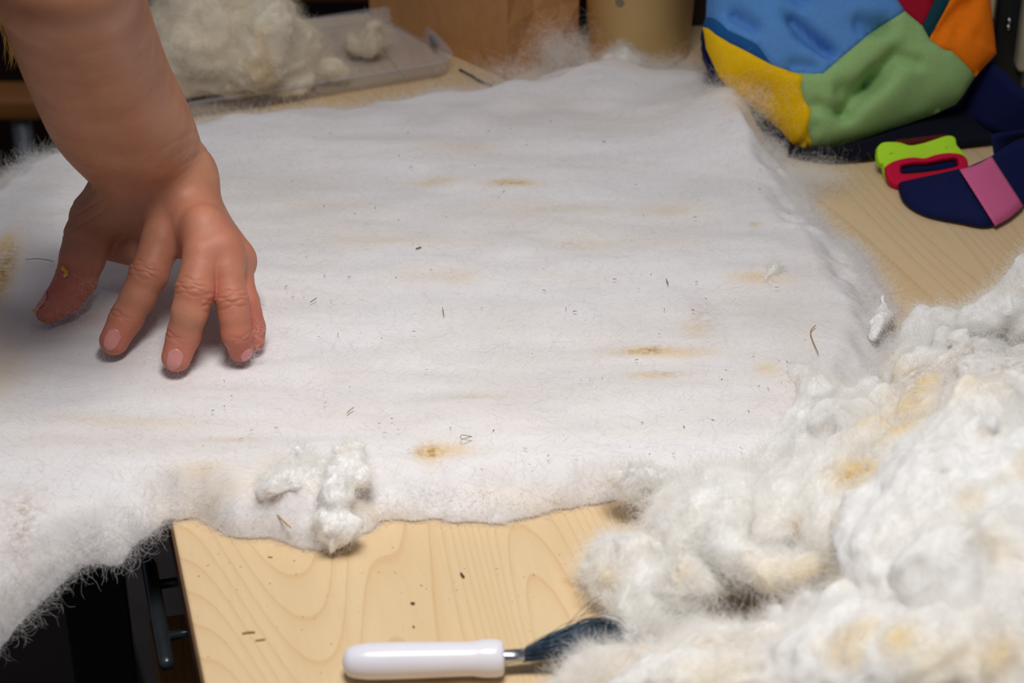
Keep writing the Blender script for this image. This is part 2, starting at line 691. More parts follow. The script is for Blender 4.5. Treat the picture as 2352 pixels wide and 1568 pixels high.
# dim low shelf behind the table
sh = P(560, 2, -0.45)
shelf = empty('shelf_unit', (sh[0], sh[1], -0.72))
tag(shelf, 'dark reddish low shelf unit with an orange board edge behind the wool pile', 'shelf')
red_wood = plain('dark_red_wood', srgb(58, 26, 20), 0.6, scale=8)
bm_obj('board', box_bm((sh[0] - 0.6, sh[1] + 0.02, -0.46), (1.1, 0, 0), (0, 0.3, 0), (0, 0, 0.025), 0.003), orange_wood, shelf)
bm_obj('back_panel', box_bm((sh[0] - 0.6, sh[1] + 0.05, -0.72), (1.1, 0, 0), (0, 0.02, 0), (0, 0, 0.26), 0.002), red_wood, shelf)
for xx in (-0.6, 0.48):
    bm_obj('side_panel', box_bm((sh[0] + xx, sh[1] + 0.021, -0.72), (0.02, 0, 0), (0, 0.029, 0), (0, 0, 0.26), 0.002), red_wood, shelf)

# ------------------------------------------------------------------ the wool batt
outline_px = [(-330, 1400), (-150, 1380), (0, 1345), (40, 1322), (110, 1290), (190, 1252), (260, 1225), (330, 1190), (388, 1158), (430, 1165), (480, 1185), (545, 1196), (630, 1197),
              (690, 1218), (760, 1222), (815, 1190), (870, 1166), (960, 1168), (1060, 1166), (1160, 1164), (1260, 1152), (1350, 1138), (1440, 1128), (1520, 1148), (1620, 1140), (1760, 1120),
              (1900, 1060), (2000, 960), (2040, 860), (2075, 770), (2045, 690), (2010, 640), (1985, 590), (1965, 535), (1905, 520), (1860, 480), (1860, 430), (1830, 385), (1805, 345),
              (1795, 290), (1775, 235), (1725, 192), (1640, 168), (1540, 165), (1470, 160), (1400, 135), (1330, 165), (1240, 190), (1130, 205), (1020, 205), (900, 232),
              (760, 252), (620, 262), (500, 275), (410, 292), (300, 300), (180, 322), (110, 345), (40, 385), (-40, 430), (-150, 520), (-260, 700), (-360, 1000)]
OUT = np.array([P(x, y, 0.008)[:2] for x, y in outline_px])

PRESS = [((255, 795, .026), .014, .009), ((400, 838, .026), .014, .009), ((553, 820, .026), .012, .008), ((100, 725, .026), .018, .009), ((200, 640, .026), .02, .006),
         ((350, 600, .026), .035, .005)]
RAISE = [((1665, 245, .03), .026, .020), ((1720, 300, .03), .016, .012), ((620, 290, .03), .03, .004), ((1415, 170, .03), .022, .005), ((1280, 95, .03), .03, .012), ((700, 1130, .03), .03, .004)]


def batt_height(xy):
    p3 = np.c_[xy, np.zeros(len(xy))]
    wob = fbm(p3 * 38, 3, 2) * 0.0055 + fbm(p3 * 130, 9, 2) * 0.0010
    d = -poly_sd(xy, OUT) + wob
    # thin wispy margin towards the right and the back, full rounded roll along the front
    r = xy @ V[:2] - CORNER[:2] @ V[:2]
    b = xy @ U[:2] - CORNER[:2] @ U[:2]
    back = 1 / (1 + np.exp(-(b - 0.30) / 0.03))
    right = 1 / (1 + np.exp(-(r - 0.34) / 0.02))
    soft = np.clip(back * 0.6 + right * 1.0, 0, 1)
    wd = 0.024 + 0.012 * soft
    t = np.clip(d / wd, 0, 1)
    prof = np.sin(t * np.pi / 2) ** 0.85 * (1 - soft) + (t * t * (3 - 2 * t)) * soft
    hgt = 0.021 + 0.0020 * vnoise(np.c_[xy[:, 0] * 8, xy[:, 1] * 19, 0 * r], 5) + 0.0007 * vnoise(np.c_[xy[:, 0] * 22, xy[:, 1] * 80, 0 * r], 6)
    hgt += 0.0016 * vnoise(p3 * 34, 11) + 0.00015 * vnoise(np.c_[xy[:, 0] * 90, xy[:, 1] * 260, 0 * r], 8)
    for (q, s, amp) in PRESS:
        c = P(*q)[:2]
        hgt -= amp * np.exp(-((xy - c) ** 2).sum(1) / (2 * s * s)) * 0.3
    for (q, s, amp) in RAISE:
        c = P(*q)[:2]
        hgt += amp * np.exp(-((xy - c) ** 2).sum(1) / (2 * s * s))
    z = hgt * prof
    # where it overhangs the side table it sags
    e = np.clip(-(b - 0.012), 0, 1) * (r < 0) * np.clip(-r / 0.03, 0, 1)
    sag = -2.6 * e ** 1.7
    return z, d, sag, t


def spots(xy, lst):
    s = np.zeros(len(xy))
    for (px, py, rx, ry, amp) in lst:
        c = P(px, py, 0.022)[:2]
        dx = (xy[:, 0] - c[0]) / (rx / 4200.0)
        dy = (xy[:, 1] - c[1]) / (ry / 2400.0)
        s += amp * np.exp(-(dx * dx + dy * dy))
    return s


BATT_STAIN = [(1175, 425, 70, 12, .8), (1000, 415, 60, 14, .5), (1070, 345, 90, 20, .3), (985, 1032, 30, 18, 1.0), (1045, 1026, 40, 14, .6), (1490, 805, 70, 12, .9), (1600, 755, 40, 30, .35),
              (1740, 640, 70, 12, .6), (1590, 815, 60, 12, .4), (1735, 512, 14, 6, .7), (1100, 915, 50, 8, .3), (540, 1010, 60, 10, .3), (460, 1075, 60, 14, .4), (660, 1070, 60, 20, .3),
              (1240, 1095, 160, 16, .22), (950, 640, 90, 20, .2), (1060, 640, 50, 20, .3), (1540, 480, 70, 20, .35), (1500, 865, 60, 10, .5), (1350, 560, 90, 20, .2), (1760, 850, 30, 15, .5), (500, 1110, 100, 18, .3),
              (2, 640, 30, 90, 1.0), (10, 560, 20, 30, .8), (0, 850, 60, 90, .4), (640, 1195, 30, 16, .5), (1650, 240, 50, 30, .2), (1700, 300, 50, 30, .4), (1530, 1125, 60, 20, .5), (1450, 1110, 40, 14, .3),
              (740, 470, 160, 16, .2), (1300, 480, 160, 14, .2), (900, 560, 160, 12, .2), (300, 960, 200, 18, .25), (850, 1120, 120, 14, .3)]
BATT_DIRT = [(1170, 426, 40, 6, .5), (985, 1032, 24, 14, .9), (1495, 803, 22, 8, .9), (1450, 808, 30, 6, .4), (640, 1190, 14, 20, .8), (45, 1180, 40, 50, .5), (5, 620, 22, 60, .9), (1735, 512, 10, 4, .6),
             (1620, 720, 30, 30, .35), (1520, 862, 50, 10, .3), (1320, 560, 20, 10, .2)]

sx, sy = np.arange(-0.50, 0.262, 0.0021), np.arange(0.745, 1.47, 0.0021)
GX, GY = np.meshgrid(sx, sy, indexing='ij')
XY = np.c_[GX.ravel(), GY.ravel()]
Z, Dd, Sag, Tt = batt_height(XY)
Dg = Dd.reshape(GX.shape)
keep = Dg > 0.0
kq = keep[:-1, :-1] & keep[1:, :-1] & keep[:-1, 1:] & keep[1:, 1:]
gid = np.arange(len(XY)).reshape(GX.shape)
qi = np.argwhere(kq)
quad = np.stack([gid[qi[:, 0], qi[:, 1]], gid[qi[:, 0] + 1, qi[:, 1]], gid[qi[:, 0] + 1, qi[:, 1] + 1], gid[qi[:, 0], qi[:, 1] + 1]], 1)
eall = np.sort(np.vstack([quad[:, [0, 1]], quad[:, [1, 2]], quad[:, [2, 3]], quad[:, [3, 0]]]), 1)
ek, ec = np.unique(eall[:, 0] * len(XY) + eall[:, 1], return_counts=True)
ri_ = np.unique(np.r_[ek[ec == 1] // len(XY), ek[ec == 1] % len(XY)])
for _ in range(4):
    q0 = XY[ri_]
    e_ = 0.0004
    d0_ = batt_height(q0)[1]
    gr_ = np.stack([batt_height(q0 + [e_, 0])[1] - d0_, batt_height(q0 + [0, e_])[1] - d0_], 1) / e_
    XY[ri_] = q0 - gr_ * (np.clip(d0_ - .0003, -.0015, .0015) / np.maximum((gr_ ** 2).sum(1), .5))[:, None]
Z, _, Sag, Tt = batt_height(XY)
used = np.unique(quad)
rm = -np.ones(len(XY), int)
rm[used] = np.arange(len(used))
quad = rm[quad]
bxy, bz, bs = XY[used], Z[used], Sag[used]
top = np.c_[bxy, np.maximum(bz, 0.0012) + bs + 0.0008]
bot = np.c_[bxy, 0.0006 + bs]
nv = len(top)
# side skirt along boundary edges
edges = np.vstack([quad[:, [0, 1]], quad[:, [1, 2]], quad[:, [2, 3]], quad[:, [3, 0]]])
key = np.sort(edges, 1)
ku, inv, cnt = np.unique(key[:, 0] * nv + key[:, 1], return_inverse=True, return_counts=True)
bnd = edges[cnt[inv] == 1]
skirt = np.stack([bnd[:, 1], bnd[:, 0], bnd[:, 0] + nv, bnd[:, 1] + nv], 1)
allq = np.vstack([quad, quad[:, ::-1] + nv, skirt])
stn = np.clip(spots(bxy, BATT_STAIN), 0, 1)
drt = np.clip(spots(bxy, BATT_DIRT), 0, 1)
batt = empty('wool_batt', (float(P(1100, 700)[0]), float(P(1100, 700)[1]), 0.0))
tag(batt, 'wide flat batt of carded off-white wool spread across the tables under the hand', 'wool')
mesh_np('fleece_sheet', np.vstack([top, bot]), allq, batt_wool, batt, attrs={'stain': np.r_[stn, stn], 'dirt': np.r_[drt, drt]})

# fibres lying on the batt
n = 60000
pick = rng.choice(nv, n)
root = top[pick] + np.c_[rng.uniform(-.001, .001, (n, 2)), rng.uniform(-0.0008, 0.0006, n)]
ang = 0.04 + 0.6 * vnoise(np.c_[root[:, :2] * 9, np.zeros(n)], 21) + rng.normal(0, 0.9, n)
flip = rng.choice([-1, 1], n)
d0 = np.c_[np.cos(ang) * flip, np.sin(ang) * flip, rng.normal(0.02, 0.07, n)]
fb = grow(root, d0, rng.uniform(0.004, 0.016, n), 6, 0.22, seed=1)
fibres('loose_fibre', fb, rng.uniform(0.000016, 0.000036, n), batt_fibre, batt)
# fuzz fringe along the margins
ed = np.where((Tt[used] < 0.4))[0]
n = 80000
pick = ed[rng.integers(0, len(ed), n)]
root = top[pick].copy()
root[:, 2] = root[:, 2] * rng.uniform(0.2, 1.05, n)
cen = np.array([-0.05, 1.1])
eps = 0.002
bp = top[pick][:, :2]
gx = (poly_sd(bp + [eps, 0], OUT) - poly_sd(bp - [eps, 0], OUT))
gy = (poly_sd(bp + [0, eps], OUT) - poly_sd(bp - [0, eps], OUT))
od = np.c_[gx, gy] / np.maximum(1e-9, np.hypot(gx, gy))[:, None]
d0 = np.c_[od * 0.6 + rng.normal(0, 0.9, (n, 2)), rng.normal(0.10, 0.45, n)]
rr = (bp @ V[:2] - CORNER[:2] @ V[:2])
bb_ = (bp @ U[:2] - CORNER[:2] @ U[:2])
lng = np.where((rr > 0.36) | (bb_ > 0.36), 1.9, np.where(rr < 0, 1.6, 0.75))
fb = grow(root, d0, rng.uniform(0.003, 0.012, n) * lng, 8, 0.8, seed=2)
fb[:, :, 2] = np.where(((fb[:, :, 0] * V[0] + fb[:, :, 1] * V[1]) > CORNER[:2] @ V[:2]) | ((fb[:, :, :2] @ U[:2]) > CORNER[:2] @ U[:2]), np.maximum(fb[:, :, 2], 0.0006), fb[:, :, 2])
fibres('fringe', fb, rng.uniform(0.000018, 0.00004, n), batt_fibre, batt)


# ------------------------------------------------------------------ lumps of raw wool
def wool_lump(name, lobes, mat, fmat, parent, h=0.0022, k=0.006, amp=0.0035, freq=75, nf=6000, stains=(), dirts=(), zmin=0.0008, seed=0, fl=(0.004, 0.015), frad=(0.000018, 0.000045), curl=0.35, big=.0045, curls=5, kc=.0028):
    """lobes: list of (a, b, ra, rb) capsules in world space; each gets small curls of its own"""
    gc = np.random.default_rng(seed + 77)
    extra = []
    for (a0, b0, r0, r1) in lobes:
        a0, b0 = np.array(a0, float), np.array(b0, float)
        for _ in range(int(round(curls * (1 + 18 * np.linalg.norm(b0 - a0))))):
            t0 = gc.random()
            rr0 = r0 + (r1 - r0) * t0
            if rr0 < .0055:
                continue
            dv = gc.normal(0, 1, 3)
            dv[2] = abs(dv[2]) * .9
            dv /= np.linalg.norm(dv)
            tn = np.cross(dv, gc.normal(0, 1, 3))
            tn /= np.linalg.norm(tn)
            c0 = a0 + (b0 - a0) * t0 + dv * rr0 * gc.uniform(.72, .95)
            rs = np.clip(rr0 * gc.uniform(.18, .42), .0018, .0065)
            L0 = tn * rs * gc.uniform(.6, 2.6)
            c1 = c0 + L0 + dv * rs * .1
            c2 = c1 + (L0 * .5 - dv * rs * .5) + np.cross(dv, L0) * gc.uniform(-.7, .7)
            extra.append((c0, c1, rs * .85, rs))
            extra.append((c1, c2, rs, rs * .7))
    nl0 = len(lobes)
    lobes = list(lobes) + extra
    A = np.array([l[0] for l in lobes], float)
    Bv = np.array([l[1] for l in lobes], float)
    ra = np.array([l[2] for l in lobes], float)
    rb = np.array([l[3] for l in lobes], float)
    rmax = np.maximum(ra, rb).max() + amp * 2 + 0.004
    lo = np.minimum(A, Bv).min(0) - rmax
    hi = np.maximum(A, Bv).max(0) + rmax
    lo[2] = min(lo[2], zmin - 3 * h) if zmin is not None else lo[2]

    def f(p):
        wv = np.stack([vnoise(p * freq * 0.45, seed + 1), vnoise(p * freq * 0.45, seed + 2), vnoise(p * freq * 0.45, seed + 3)], 1) * amp * 1.4
        w2 = np.stack([vnoise(p * 27, seed + 61), vnoise(p * 27, seed + 62), vnoise(p * 27, seed + 63)], 1) * big
        q = p + wv + w2 * np.array([1, 1, .6])
        m0 = q.mean(0)
        ab = Bv - A
        tm = np.clip(((m0 - A) * ab).sum(1) / np.maximum((ab ** 2).sum(1), 1e-12), 0, 1)
        dc = np.linalg.norm(m0 - A - tm[:, None] * ab, axis=1) - np.maximum(ra, rb)
        Rm = np.sqrt(((q - m0) ** 2).sum(1).max())
        if Rm > .08:
            use = np.arange(nl0)
        else:
            use = np.where(dc < dc.min() + 2 * Rm + .010)[0]
        r = None
        for i in use:
            c = capsule(q, A[i], Bv[i], ra[i], rb[i])
            r = c if r is None else smin(r, c, k if i < nl0 else kc)
        # wispy ridges
        nz = vnoise(p * np.array([freq, freq, freq]), seed + 5)
        rid = 1 - np.abs(vnoise(q * freq * 1.7, seed + 7)) * 2
        r = r + amp * 0.45 * nz - amp * 0.22 * rid + amp * 0.10 * vnoise(q * freq * 4, seed + 8)
        r = r + .0022 * vnoise(np.stack([q[:, 0] * 60 + q[:, 2] * 30, q[:, 1] * 200 - q[:, 0] * 120, q[:, 2] * 160], 1), seed + 9)
        if zmin is not None:
            r = np.maximum(r, zmin - p[:, 2])
        return r
    v, q = sdf_mesh(f, lo, hi, h, margin=amp * 1.5 + .006)

    def sp(lst):
        s = np.zeros(len(v))
        for (px, py, z, r, a) in lst:
            rel = v - CP
            dep = rel @ FW
            sx_, sy_ = 1176 + FP * rel[:, 0] / dep, 784 - FP * (rel @ UP) / dep
            hit = np.where((np.abs(sx_ - px) < 14) & (np.abs(sy_ - py) < 14))[0]
            if not len(hit):
                continue
            c = v[hit[np.argmin(dep[hit])]]
            dd = v - c
            s += a * np.exp(-(dd ** 2).sum(1) / (r * r))
        return s
    s0 = np.clip(0.9 * np.clip(fbm(v * 30, seed + 30, 3) - 0.55, 0, 1), 0, 0.6)
    o = mesh_np(name, v, q, mat, parent, attrs={'stain': np.clip(s0 + sp(stains), 0, 1), 'dirt': np.clip(sp(dirts), 0, 1)})
    nf = int(nf * 1.5)
    if nf:
        pr, nr = sample_mesh(v, q, nf, seed + 40, weight=lambda a, n_: 0.15 + np.clip(n_[:, 2] + 0.6 - 0.5 * n_[:, 1], 0, 2))
        g = np.random.default_rng(seed + 41)
        tg = np.cross(nr, np.stack([vnoise(pr * 40, seed + 50), vnoise(pr * 40, seed + 51), vnoise(pr * 40, seed + 52)], 1) + 1e-3)
        tg /= np.maximum(1e-9, np.linalg.norm(tg, axis=1, keepdims=True))
        d0 = tg * g.uniform(0.6, 1.3, (nf, 1)) + nr * g.uniform(0.0, 0.35, (nf, 1)) + g.normal(0, 0.3, (nf, 3))
        fb_ = grow(pr, d0, g.uniform(fl[0], fl[1], nf), 6, curl, seed=seed + 42)
        
        fb_[:, :, 2] = np.maximum(fb_[:, :, 2], 0.0006)
        fo = fibres('fuzz', fb_, g.uniform(frad[0], frad[1], nf), fmat, o if parent is None else parent)
    return o


def lobe(x, y, z, r, x2=None, y2=None, z2=None, r2=None):
    a = P(x, y, z)
    if x2 is None:
        return (a, a, r, r)
    return (a, P(x2, y2, z if z2 is None else z2), r, r if r2 is None else r2)


# ---- big pile at the lower right
heap = empty('raw_wool_pile', tuple(P(2000, 1350)))
tag(heap, 'big loose pile of raw white fleece with yellow tips beside the brush bristles', 'wool')
S = [(1980, 1075, .075, .011, 1.0), (1960, 1100, .07, .007, .8), (1820, 1220, .04, .006, .5), (1880, 1310, .04, .012, .7), (2060, 1450, .10, .008, .7), (2280, 1490, .10, .010, .7), (2290, 1230, .12, .012, .35),
     (1560, 1300, .05, .008, .4), (1380, 1330, .02, .008, .6), (1640, 1530, .05, .02, .4), (1400, 1540, .03, .02, .35), (2060, 960, .05, .016, .5), (2100, 870, .05, .016, .6), (2250, 850, .05, .02, .3),
     (1740, 1350, .02, .016, .5), (2150, 1530, .10, .015, .3)]
Dt = [(1955, 1105, .07, .005, .6), (1885, 1070, .06, .004, .8), (1820, 1215, .04, .005, .5), (1480, 1490, .02, .012, .5), (1650, 1470, .02, .02, .4), (2090, 860, .05, .012, .6), (2190, 830, .05, .012, .4), (2300, 820, .04, .02, .7),
      (1710, 1250, .03, .006, .5)]

# left dome with its curl
wool_lump('lock', [lobe(1600, 1225, .024, .022), lobe(1660, 1160, .028, .020), lobe(1560, 1270, .020, .018), lobe(1640, 1290, .018, .016), lobe(1540, 1200, .016, .012, 1620, 1130, .02, .012),
                   lobe(1710, 1120, .034, .012, 1690, 1200, .036, .011), lobe(1690, 1200, .038, .010, 1690, 1270, .036, .009), lobe(1690, 1270, .036, .009, 1750, 1330, .036, .007),
                   lobe(1750, 1330, .036, .007, 1850, 1330, .040, .007), lobe(1770, 1305, .038, .005, 1860, 1315, .040, .005)],
          raw_wool, raw_fibre, heap, k=.005, nf=12000, stains=S, dirts=Dt, seed=100, amp=.003)
# small curly tips at the left
wool_lump('lock', [lobe(1400, 1290, .010, .006, 1440, 1280, .014, .008), lobe(1440, 1310, .014, .010), lobe(1430, 1350, .010, .010), lobe(1475, 1360, .014, .011), lobe(1500, 1320, .014, .011),
                   lobe(1540, 1320, .018, .010), lobe(1590, 1330, .022, .011, 1620, 1315, .022, .009), lobe(1530, 1350, .012, .009), lobe(1460, 1400, .008, .007),
                   lobe(1395, 1330, .006, .006), lobe(1520, 1290, .012, .010)],
          raw_wool, raw_fibre, heap, k=.0022, nf=7000, stains=S, dirts=Dt, seed=120, amp=.0032, freq=110, h=.0018)
wool_lump('lock', [lobe(1400, 1420, .006, .004, 1450, 1460, .008, .006), lobe(1470, 1440, .010, .009, 1540, 1470, .010, .009), lobe(1500, 1480, .008, .008), lobe(1550, 1440, .008, .008, 1580, 1490, .008, .007),
                   lobe(1440, 1480, .006, .006), lobe(1600, 1440, .004, .006, 1640, 1500, .004, .005)],
          raw_wool, raw_fibre, heap, k=.002, nf=7000, stains=S, dirts=Dt, seed=140, amp=.0036, freq=120, h=.0018, fl=(.006, .018))
# middle folds
wool_lump('lock', [lobe(1790, 1150, .040, .014, 1760, 1250, .030, .013), lobe(1830, 1120, .044, .012, 1840, 1200, .036, .013), lobe(1800, 1200, .040, .014), lobe(1780, 1260, .022, .010, 1740, 1290, .018, .008),
                   lobe(1900, 1190, .046, .017, 1880, 1120, .046, .015), lobe(1940, 1240, .042, .018), lobe(1900, 1290, .030, .015, 1960, 1320, .034, .016), lobe(1860, 1250, .026, .011),
                   lobe(1950, 1130, .052, .017), lobe(1740, 1100, .018, .010, 1820, 1060, .022, .012), lobe(1880, 1060, .034, .015)],
          raw_wool, raw_fibre, heap, k=.006, nf=14000, stains=S, dirts=Dt, seed=160, amp=.0034)
# great rounded mass on the right
wool_lump('lock', [lobe(2050, 1330, .068, .024), lobe(2020, 1250, .062, .022, 2110, 1180, .066, .022), lobe(2190, 1080, .078, .026, 2130, 1220, .080, .024), lobe(2270, 1000, .080, .028, 2180, 1120, .088, .026),
                   lobe(2160, 1330, .104, .017), lobe(2190, 1300, .100, .014), lobe(2090, 1400, .060, .022), lobe(2020, 1390, .050, .016), lobe(2240, 1400, .086, .022), lobe(2310, 1300, .09, .024),
                   lobe(2280, 1200, .08, .022, 2360, 1180, .08, .024), lobe(2340, 1080, .09, .026), lobe(2370, 950, .075, .026), lobe(2260, 930, .06, .020, 2330, 920, .06, .02), lobe(2200, 1440, .075, .02),
                   lobe(2300, 1480, .09, .024), lobe(2380, 1400, .09, .026), lobe(2100, 1060, .05, .020), lobe(2040, 1140, .05, .020), lobe(1990, 1190, .052, .016), lobe(2420, 1250, .08, .03)],
          raw_wool, raw_fibre, heap, k=.009, nf=20000, stains=S, dirts=Dt, seed=180, amp=.0038, freq=60)
# base under it all
wool_lump('lock', [lobe(2060, 1330, .024, .022, 2200, 1330, .03, .026), lobe(2100, 1150, .022, .024, 2300, 1100, .03, .03), lobe(2040, 1500, .02, .022, 2300, 1480, .03, .03), lobe(2300, 1300, .04, .034, 2500, 1300, .04, .034),
                   lobe(2400, 1100, .03, .03, 2450, 1500, .03, .03),
                   lobe(2480, 1150, .018, .026, 2560, 1450, .018, .028), lobe(2250, 1680, .022, .030, 2500, 1620, .022, .030), lobe(1900, 1670, .018, .022, 2200, 1690, .02, .028), lobe(1650, 1660, .012, .016, 1850, 1670, .014, .020)],
          raw_wool, raw_fibre, heap, k=.006, nf=3000, stains=S, dirts=Dt, seed=200, amp=.004, freq=60)
# front row
wool_lump('lock', [lobe(1640, 1530, .028, .013, 1700, 1512, .030, .012), lobe(1730, 1505, .032, .012), lobe(1790, 1500, .036, .011, 1850, 1470, .038, .010), lobe(1700, 1540, .034, .016),
                   lobe(1620, 1540, .030, .018), lobe(1778, 1412, .042, .0025, 1785, 1440, .040, .004), lobe(1560, 1560, .02, .017), lobe(1480, 1545, .018, .014, 1420, 1545, .014, .012), lobe(1350, 1550, .010, .010),
                   lobe(1310, 1565, .006, .007), lobe(1400, 1580, .016, .014), lobe(1900, 1425, .045, .010, 1870, 1400, .042, .008)],
          raw_wool, raw_fibre, heap, k=.005, nf=12000, stains=S, dirts=Dt, seed=220, amp=.0032)
wool_lump('lock', [lobe(1860, 1530, .072, .024, 1950, 1480, .072, .022), lobe(1760, 1570, .060, .020), lobe(1980, 1560, .078, .026), lobe(2060, 1500, .082, .020), lobe(2120, 1560, .09, .024), lobe(1930, 1430, .058, .014),
                   lobe(2230, 1560, .085, .022), lobe(2350, 1570, .09, .03), lobe(1700, 1600, .05, .02), lobe(1600, 1600, .04, .018), lobe(1480, 1610, .03, .016), lobe(1950, 1400, .046, .013, 2010, 1440, .06, .015)],
          raw_wool, raw_fibre, heap, k=.008, nf=14000, stains=S, dirts=Dt, seed=240, amp=.0034, freq=55)
# upper arm of the pile reaching back
wool_lump('lock', [lobe(2120, 745, .022, .009, 2210, 745, .028, .009), lobe(2220, 740, .030, .010, 2300, 715, .034, .012), lobe(2300, 710, .036, .013, 2380, 640, .040, .015), lobe(2350, 740, .030, .014),
                   lobe(2110, 770, .018, .010, 2060, 850, .016, .007), lobe(2380, 700, .03, .018), lobe(2440, 660, .03, .02)],
          raw_wool, raw_fibre, heap, k=.003, nf=7000, stains=S, dirts=Dt, seed=260, amp=.0026)
wool_lump('lock', [lobe(2180, 860, .030, .020), lobe(2240, 850, .034, .020), lobe(2130, 900, .026, .018), lobe(2280, 880, .034, .018), lobe(2090, 880, .016, .013), lobe(2060, 940, .024, .013, 2040, 980, .024, .011),
                   lobe(2150, 970, .032, .020), lobe(2230, 960, .032, .024), lobe(2340, 860, .02, .016), lobe(2360, 800, .014, .016), lobe(2270, 790, .014, .014), lobe(2180, 800, .014, .013)],
          raw_wool, raw_fibre, heap, k=.003, nf=9000, stains=S, dirts=Dt, seed=280, amp=.003)
wool_lump('lock', [lobe(1835, 870, .021, .007, 1875, 925, .022, .011), lobe(1875, 930, .022, .012, 1915, 925, .021, .008), lobe(1830, 990, .014, .010, 1870, 1050, .018, .012), lobe(1930, 1000, .030, .014, 2000, 960, .028, .012),
                   lobe(1960, 1060, .042, .015), lobe(2020, 1040, .040, .015), lobe(1900, 1010, .024, .012), lobe(2010, 900, .020, .008, 1990, 950, .024, .010)],
          raw_wool, raw_fibre, heap, k=.008, nf=6000, stains=S, dirts=Dt, seed=300, amp=.0026)

# ---- small tufts on the batt
tufts = [
    ('flat snow-white wool tuft near the front batt edge, left of the curled one', [lobe(630, 1122, .023, .004, 690, 1095, .024, .0065), lobe(650, 1095, .023, .0055, 700, 1070, .024, .006), lobe(700, 1060, .025, .0045, 715, 1045, .025, .0022), lobe(690, 1110, .022, .006, 745, 1085, .023, .0055), lobe(730, 1070, .024, .004, 755, 1075, .024, .003), lobe(620, 1110, .023, .003, 600, 1130, .021, .002)]),
    ('long curled white wool tuft hanging over the front edge of the batt', [lobe(815, 1045, .025, .005, 790, 1075, .026, .006), lobe(800, 1090, .026, .005, 770, 1140, .026, .006), lobe(790, 1150, .022, .006, 785, 1185, .016, .006), lobe(770, 1205, .012, .0085), lobe(780, 1230, .006, .004), lobe(830, 1070, .024, .004, 840, 1100, .024, .004)]),
    ('ragged wool tuft on the batt edge beside the bare wood', [lobe(1420, 1100, .024, .005, 1470, 1090, .026, .005), lobe(1450, 1120, .020, .005, 1480, 1140, .016, .005), lobe(1500, 1110, .022, .005, 1560, 1115, .02, .005)]),
    ('upright white wisp at the right rim of the batt near bare wood', [lobe(2033, 680, .016, .0018, 2040, 735, .012, .0042), lobe(2035, 745, .010, .0045, 2015, 780, .010, .003)]),
    ('tiny white wisp near the right side of the batt', [lobe(1790, 597, .024, .0008, 1785, 620, .023, .0016), lobe(1785, 620, .023, .0013, 1762, 640, .022, .0008)]),
]
for i, (lab, lb) in enumerate(tufts):
    o = wool_lump('wool_tuft', lb, tuft_wool, raw_fibre, None, h=.0012, k=.004, amp=.0012, freq=130, nf=(3000 if i < 3 else 500), seed=400 + 20 * i, big=.0035, zmin=0.002, fl=(.003, .010), curls=7, kc=.0015)
    tag(o, lab, 'wool', 'small tufts on the batt')

o = wool_lump('wool_tuft', [lobe(1385, 165, .012, .005, 1400, 130, .018, .004), lobe(1400, 130, .018, .004, 1430, 118, .020, .0045), lobe(1430, 118, .020, .0045, 1452, 150, .014, .005), lobe(1452, 150, .014, .005, 1440, 175, .008, .005), lobe(1330, 130, .014, .002, 1360, 160, .010, .003)],
              tuft_wool, raw_fibre, None, h=.0014, k=.004, amp=.0014, freq=120, nf=2600, seed=480, zmin=.001, fl=(.004, .014), curls=6, kc=.002)
tag(o, 'curled cream wool tuft standing at the back rim of the batt before the cup', 'wool', 'small tufts on the batt')
# ---- stray plumes of wool standing up at the back
def plume(label, base, n, ln, up, r, seed, spread):
    g = np.random.default_rng(seed)
    c = P(*base)
    root = c + g.normal(0, 1, (n, 3)) * np.array(spread)
    root[:, 2] = np.abs(root[:, 2]) + 0.002
    d = g.normal(0, 0.6, (n, 3)) + np.array(up)
    f = grow(root, d, g.uniform(ln[0], ln[1], n), 9, 0.9, seed=seed)
    f[:, :, 2] = np.maximum(f[:, :, 2], 0.001)
    o = fibres('wool_wisp', f, g.uniform(r * 0.5, r, n), raw_fibre)
    tag(o, label, 'wool', 'loose wisps around the batt', 'stuff')


plume('frizzy see-through plume of wool standing up before the paper bag', (1290, 130, .018), 1700, (.010, .030), (0, 0, .25), .000035, 501, (.010, .006, .008))
plume('fine haze of wool fibres low in front of the beige cup', (1530, 170, .010), 2500, (.008, .022), (0.1, 0, .2), .000025, 502, (.016, .006, .004))
plume('thin cloud of wool fibres drifting over the blue and yellow cloth of the backpack', (1735, 235, .032), 5200, (.008, .026), (-.1, 0, .2), .000026, 503, (.017, .008, .009))
plume('hazy wool fibres on bare wood at the right rim of the batt', (1870, 410, .008), 2400, (.008, .024), (0.2, -.5, .0), .000018, 504, (.012, .010, .003))
plume('short dark-speckled fringe of wool in front of the paper bag base', (1190, 180, .01), 1500, (.006, .02), (0, 0, .1), .00003, 505, (.02, .008, .005))

# ------------------------------------------------------------------ plastic lid with wool behind the batt
plastic = M('cloudy_plastic')
plastic.set(Roughness=0.35)
plastic.color(plastic.ramp(plastic.noise(30), [(0.3, srgb(205, 205, 215)), (0.7, srgb(222, 222, 228))]))
tr = plastic.n('ShaderNodeBsdfTransparent')
mx = plastic.n('ShaderNodeMixShader')
outn = [n_ for n_ in plastic.t.nodes if n_.type == 'OUTPUT_MATERIAL'][0]
mx.inputs[0].default_value = 0.20
plastic.l(tr.outputs[0], mx.inputs[1])
plastic.l(plastic.b.outputs[0], mx.inputs[2])
plastic.l(mx.outputs[0], outn.inputs[0])
plastic = plastic.m
LO = P(1050, 178)
le = np.array([-.932, -.362, 0])
lf = np.array([-.362, .932, 0])
LW, LD, LH, LR = 0.235, 0.104, 0.013, 0.016
lidr = empty('plastic_lid', tuple(LO))
tag(lidr, 'upturned cloudy see-through plastic box lid holding wool behind the batt', 'lid')


